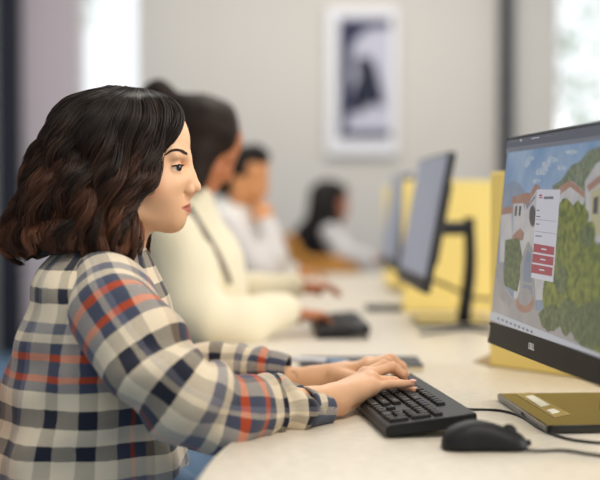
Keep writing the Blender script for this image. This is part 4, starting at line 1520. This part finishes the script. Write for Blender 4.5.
def PR(x, y, Y, r): return (*PW(x, y, Y), r)
slR = [PR(100, 277, 1.985, .045), PR(108, 293, 1.93, .064), PR(116, 315, 1.885, .070), PR(134, 343, 1.85, .069), PR(162, 378, 1.825, .068), PR(194, 401, 1.825, .066),
       PR(232, 409, 1.855, .055), PR(270, 409, 1.91, .046), PR(297, 408, 1.93, .036), PR(312, 409.5, 1.95, .029)]
o = tube_obj('sleeve', slR, 150, 72, M_PLAID, jacket, sleeve_folds(.58, 4, .0078), ref=(0, -1, .3))
for d_ in o.data.uv_layers[0].data: d_.uv = (d_.uv[0] + .125, d_.uv[1] + .03)
# far sleeve
slL = [PR(112, 280, 2.12, .045), PR(116, 300, 2.19, .064), PR(140, 345, 2.29, .066), PR(172, 372, 2.33, .052), PR(205, 364, 2.33, .040), PR(240, 364, 2.32, .037), PR(264, 366, 2.305, .031), PR(276, 367, 2.30, .027)]
o = tube_obj('sleeve', slL, 110, 56, M_PLAID, jacket, sleeve_folds(.55, 9, .0035), ref=(0, -1, .3))


def cuff(path, m):
    V_1, Q_1, uv_1, cp = tube_data(path, 14, 48, lambda l, p, t: .0008*np.sin(3*p + 40*l), ref=(0, -1, .3), cap=False)
    o = link('cuff', np_mesh('cuff', V_1, Q_1, uv_1 * (.35, 1.0) + (.028, .075)), m, jacket)
    md = o.modifiers.new('thick', 'SOLIDIFY'); md.thickness = .004; md.offset = -1
cuff([PR(303, 408.5, 1.937, .0335), PR(315, 410, 1.957, .0295), PR(328, 410.5, 1.972, .0250)], M_PLAID)
cuff([PR(270, 366.5, 2.303, .030), PR(279, 367.5, 2.30, .0285), PR(288, 369, 2.296, .0255)], M_PLAID)
# collar folded round the neck
nc = 60
Vc = []
for k in range(nc + 1):
    ph = 2*np.pi*(k/nc)*.90 + .62*np.pi
    c_, s_ = math.cos(ph), math.sin(ph)
    ctr = a3(W(104, 254, Y0))
    for (rx, ry, dz) in ((.050, .054, .016), (.054, .060, .022), (.062, .072, .006), (.076, .090, -.022)):
        f_ = 1 + .0*s_
        Vc.append(ctr + np.array((s_*rx + .010, -c_*ry, dz - .018*s_*(1 if s_ > 0 else .2))))
Qc = [(k*4+r, k*4+r+1, (k+1)*4+r+1, (k+1)*4+r) for k in range(nc) for r in range(3)]
uvc = []
for k in range(nc):
    for r in range(3):
        uvc += [(.02*r, k*.008), (.02*(r+1), k*.008), (.02*(r+1), (k+1)*.008), (.02*r, (k+1)*.008)]
o = link('collar', np_mesh('collar', Vc, Qc, np.array(uvc) + (.06, .1)), M_PLAID, jacket)
md = o.modifiers.new('thick', 'SOLIDIFY'); md.thickness = .004
trousers('trousers', (hips[0] + .05, Y0 - .10, .55), (hips[0] + .05, Y0 + .10, .55), .42, M_JEANL, woman)
chair(hips[0] + .0, Y0, 'plywood chair under the woman in plaid')


# ---- the people behind ---------------------------------------------------------------------------
def far_person(label, Y, head_c, hM, hk, neck, torso, arms, hands_, hips_, skin_rgb, clothes_mat, cloth_rgb_name, hair_parts, hair_mat, res, trous, arm_mat=None):
    """blurred person: one body mesh, garment, hair"""
    pts = [a3(p) for p in ([head_c, hips_] + [q[0] for q in torso] + [q for a in arms for q in a[0]] + [f for h_ in hands_ for f in h_[1]])]
    lo = np.min(pts, 0) - .17; hi = np.max(pts, 0) + .17
    hi[0] = max(hi[0], hips_[0] + .62)
    S = Sculpt(axis(lo[0], hi[0], res), axis(min(lo[1], Y-.28), max(hi[1], Y+.28), res), axis(0.0, hi[2] + .02, res))
    head(S, head_c, hM, True, hk)
    S.cone(neck[0], neck[1], .052*hk, .056, .02)
    for i in range(len(torso)-1):
        S.cone(torso[i][0], torso[i+1][0], torso[i][1]*.8, torso[i+1][1]*.8, .05)
    for P_, R_ in arms:
        S.chain([a3(q) for q in P_], [r*.72 for r in R_], .02)
    for wr_, fg in hands_:
        d_ = a3(fg[-1]) - a3(wr_); 
        sd = np.cross(d_, (0, 0, 1)); sd /= np.linalg.norm(sd)
        kn = [a3(wr_) + d_*.5 + sd*o_ for o_ in (-.028, -.009, .010, .027)]
        fs = []
        for kq, ln in zip(kn, (.85, 1.0, .93, .75)):
            mid = a3(fg[0]) - (a3(wr_) + d_*.5)
            fs.append([kq + d_*.22*ln + (0, 0, .008), kq + d_*.38*ln + (0, 0, -.004), kq + d_*.50*ln + (0, 0, -.018)])
        hand(S, a3(wr_), .026, kn, fs, [a3(wr_) + d_*.15 - sd*.02, a3(wr_) + d_*.42 - sd*.05 + (0, 0, -.012), a3(wr_) + d_*.62 - sd*.055 + (0, 0, -.02)], .0125)
    legs(S, (hips_[0], Y - .10, .54), (hips_[0], Y + .10, .54), .42)
    V, Q = S.mesh()
    c_ = np.tile(np.array(s2l(*skin_rgb)), (len(V), 1))
    b = link('person', np_mesh('person', V, Q, None, c_), M_SKIN)
    tag(b, label, 'person', 'people working at the desks')
    S = Sculpt(axis(lo[0], hi[0], res), axis(min(lo[1], Y-.28), max(hi[1], Y+.28), res), axis(.35, hi[2], res))
    for i in range(len(torso)-1):
        S.cone(torso[i][0], torso[i+1][0], torso[i][1], torso[i+1][1], .06)
    top = a3(torso[0][0])
    if arm_mat is None:
        for P_, R_ in arms: S.chain([a3(q) for q in P_], R_, .03)
    S.cone(neck[1], a3(neck[1])*.6 + a3(neck[0])*.4, .075, .064, .03)
    S.wrinkle(.011, 24, int(Y*10)); S.wrinkle(.006, 55, int(Y*10) + 1)
    V, Q = S.mesh()
    g = link(cloth_rgb_name, np_mesh(cloth_rgb_name, V, Q), clothes_mat, b)
    if arm_mat is not None:
        for P_, R_ in arms:
            S = Sculpt(*(axis(min(q[k] for q in P_) - .12, max(q[k] for q in P_) + .12, res) for k in range(3)))
            S.chain([a3(q) for q in P_], R_, .03); S.wrinkle(.005, 50, 7)
            V, Q = S.mesh()
            link('sleeve', np_mesh('sleeve', V, Q), arm_mat, g)
    P_ = [a3(p[0]) for p in hair_parts]
    lo2 = np.min(P_, 0) - .16; hi2 = np.max(P_, 0) + .16
    S = Sculpt(*(axis(lo2[k], hi2[k], res*.8) for k in range(3)))
    for hp in hair_parts:
        if len(hp) == 2: S.ell(a3(hp[0]), hp[1], .02)
        elif len(hp) == 4: S.cone(a3(hp[0]), a3(hp[1]), hp[2], hp[3], .02)
        else: S.ell(a3(hp[0]), hp[1], .01, cut=True)
    S.wrinkle(.004, 70, 5)
    V, Q = S.mesh()
    link('hair', np_mesh('hair', V, Q), hair_mat, b)
    if trous: trousers('trousers', (hips_[0], Y - .10, .55), (hips_[0], Y + .10, .55), .42, trous, b)
    return b, g


# woman in cream
Y2 = 3.35
hc = PW(200, 147, Y2)
b2, g2 = far_person('woman in a cream jacket with long dark hair tied up, typing at the second station', Y2, hc, rotM(4, 30), 1.0,
    (hc + np.array((-.01, 0, -.06)), PW(180, 214, Y2)),
    [(PW(176, 232, Y2), .105), (PW(180, 262, Y2), .150), (PW(184, 310, Y2), .155), (np.array((-.33, Y2, .60)), .16)],
    [([PW(176, 240, 3.18), PW(200, 318, 3.12), PW(240, 321, 3.16), PW(284, 313, 3.25)], [.078, .072, .062, .044]),
     ([PW(180, 238, 3.52), PW(215, 292, 3.56), PW(250, 291, 3.58), PW(293, 287, 3.60)], [.078, .062, .052, .040])],
    [(PW(286, 312, 3.26), [PW(330, 318, 3.36)]), (PW(295, 287, 3.60), [PW(341, 289, 3.62)])],
    np.array((-.33, Y2, .56)), (178, 112, 74), M_CREAM, 'jacket',
    [(PW(199, 131, Y2), (.094, .098, .100)), (PW(158, 93, Y2 - .02), (.042, .042, .036)), (PW(165, 100, Y2), PW(190, 120, Y2), .03, .06), (PW(201, 128, Y2 - .045), PW(192, 180, Y2 - .075), .072, .040),
     (PW(213, 124, Y2 - .01), PW(222, 140, Y2 - .05), .066, .034), (PW(220, 128, Y2 - .01), (.050, .085, .062)), (PW(190, 130, Y2), PW(180, 200, Y2), .085, .05), (PW(205, 128, Y2 + .05), PW(200, 190, Y2 + .08), .06, .04)],
    M_HAIR2, .0055, M_JEAN)
chair(-.36, Y2, 'plywood chair under the woman in the cream jacket')
dgl = bpy.context.evaluated_depsgraph_get()
mg = g2.data
trg = BVHTree.FromPolygons([v.co.copy() for v in mg.vertices], [tuple(p.vertices) for p in mg.polygons])
pl = []
for x, y in ((188, 208), (194, 217), (201, 228), (209, 241), (217, 255), (224, 270), (229, 284)):
    h = trg.ray_cast(CAM, ray(x, y).normalized(), 8)
    if h[0] is not None: pl.append((*(h[0] - ray(x, y).normalized()*.004), .011))
if len(pl) > 2:
    o = tube_obj('lanyard', pl, 30, 8, M_LAN, None, ref=(0, 1, 0), flat=.3)
    o.parent = b2

# man in white
Y3 = 4.73
hc = PW(241, 177, Y3)
b3, g3 = far_person('man with short black hair in a white shirt resting his chin on his hand', Y3, hc, rotM(2, 12), 1.0,
    (hc + np.array((-.01, 0, -.06)), PW(228, 216, Y3)),
    [(PW(224, 228, Y3), .10), (PW(222, 250, Y3), .135), (PW(220, 290, Y3), .14), (np.array((-.31, Y3, .60)), .14)],
    [([PW(226, 232, 4.56), PW(258, 272, 4.50), PW(272, 262, 4.55), PW(268, 228, 4.66)], [.070, .062, .055, .042]),
     ([PW(226, 232, 4.90), PW(250, 270, 4.95), PW(290, 272, 4.98)], [.070, .06, .042])],
    [(PW(267, 224, 4.67), [PW(261, 200, 4.70)]), (PW(292, 272, 4.98), [PW(325, 275, 5.0)])],
    np.array((-.31, Y3, .56)), (205, 142, 92), M_WHITE, 'shirt',
    [(PW(237, 168, Y3), (.092, .083, .086)), (PW(254, 157, Y3), (.060, .074, .050)), (PW(226, 186, Y3), (.045, .07, .05)), (PW(262, 192, Y3), (.078, .1, .07), 1)],
    M_HAIR3, .0075, M_JEAN, M_GREYS)
chair(-.34, Y3, 'plywood chair under the man in the white shirt')

# woman in black by the wall
Y4 = 7.4
hc = PW(331, 203, Y4)
b4, g4 = far_person('woman with long black hair in a black vest and grey sleeves by the wall', Y4, hc, rotM(0, 8), 1.0,
    (hc + np.array((-.01, 0, -.06)), PW(324, 222, Y4)),
    [(PW(318, 232, Y4), .11), (PW(316, 245, Y4), .14), (PW(316, 262, Y4), .14), (np.array((.10, Y4, .60)), .14)],
    [([PW(331, 234, 7.24), PW(345, 254, 7.18), PW(368, 260, 7.2)], [.062, .058, .042]),
     ([PW(323, 230, 7.58), PW(340, 252, 7.62), PW(366, 258, 7.6)], [.068, .058, .042])],
    [(PW(369, 260, 7.2), [PW(386, 262, 7.25)]), (PW(367, 258, 7.6), [PW(384, 260, 7.6)])],
    np.array((.10, Y4, .56)), (170, 108, 82), M_BLACKC, 'vest',
    [(PW(327, 197, Y4), (.112, .10, .105)), (PW(322, 205, Y4 - .05), PW(314, 246, Y4 - .12), .085, .07), (PW(335, 192, Y4), (.080, .085, .06)), (PW(331, 205, Y4 - .07), PW(340, 245, Y4 - .11), .04, .03), (PW(349, 208, Y4), (.085, .12, .09), 1)],
    M_HAIR3, .010, M_JEAN, M_GREYS)
tc = empty('tub_chair', (.19, Y4, 0))
tag(tc, 'orange wooden tub chair wrapped around the woman in black by the wall', 'chair')
n, m = 9, 36
Vt_ = []
for i in range(n):
    for j in range(m):
        an = R(-125 + 250*j/(m-1)); k_ = abs(an)/R(125)
        q_ = min(max((abs(an) - R(28))/R(30), 0), 1); zt = .905 - .125*q_*q_*(3 - 2*q_)
        r_ = .27 + .02*i/(n-1)
        Vt_.append((-r_*math.cos(an), r_*math.sin(an), .42 + (zt - .42)*i/(n-1)))
Q_ = [(i*m+j, i*m+j+1, (i+1)*m+j+1, (i+1)*m+j) for i in range(n-1) for j in range(m-1)]
o = link('shell', np_mesh('shell', Vt_, Q_), M_WOOD, tc)
md = o.modifiers.new('thick', 'SOLIDIFY'); md.thickness = .02; md.offset = 1
bm = bmesh.new(); bmesh.ops.create_cone(bm, cap_ends=True, segments=32, radius1=.255, radius2=.26, depth=.06)
bmesh.ops.translate(bm, vec=(0, 0, .42), verts=bm.verts); link('seat', bm_mesh('seat', bm), M_WOOD, tc, False)
for sx in (-1, 1):
    for sy in (-1, 1):
        tube_obj('leg', [(.16*sx, .16*sy, .40, .014), (.20*sx, .20*sy, 0, .012)], 4, 10, M_STEEL, tc)
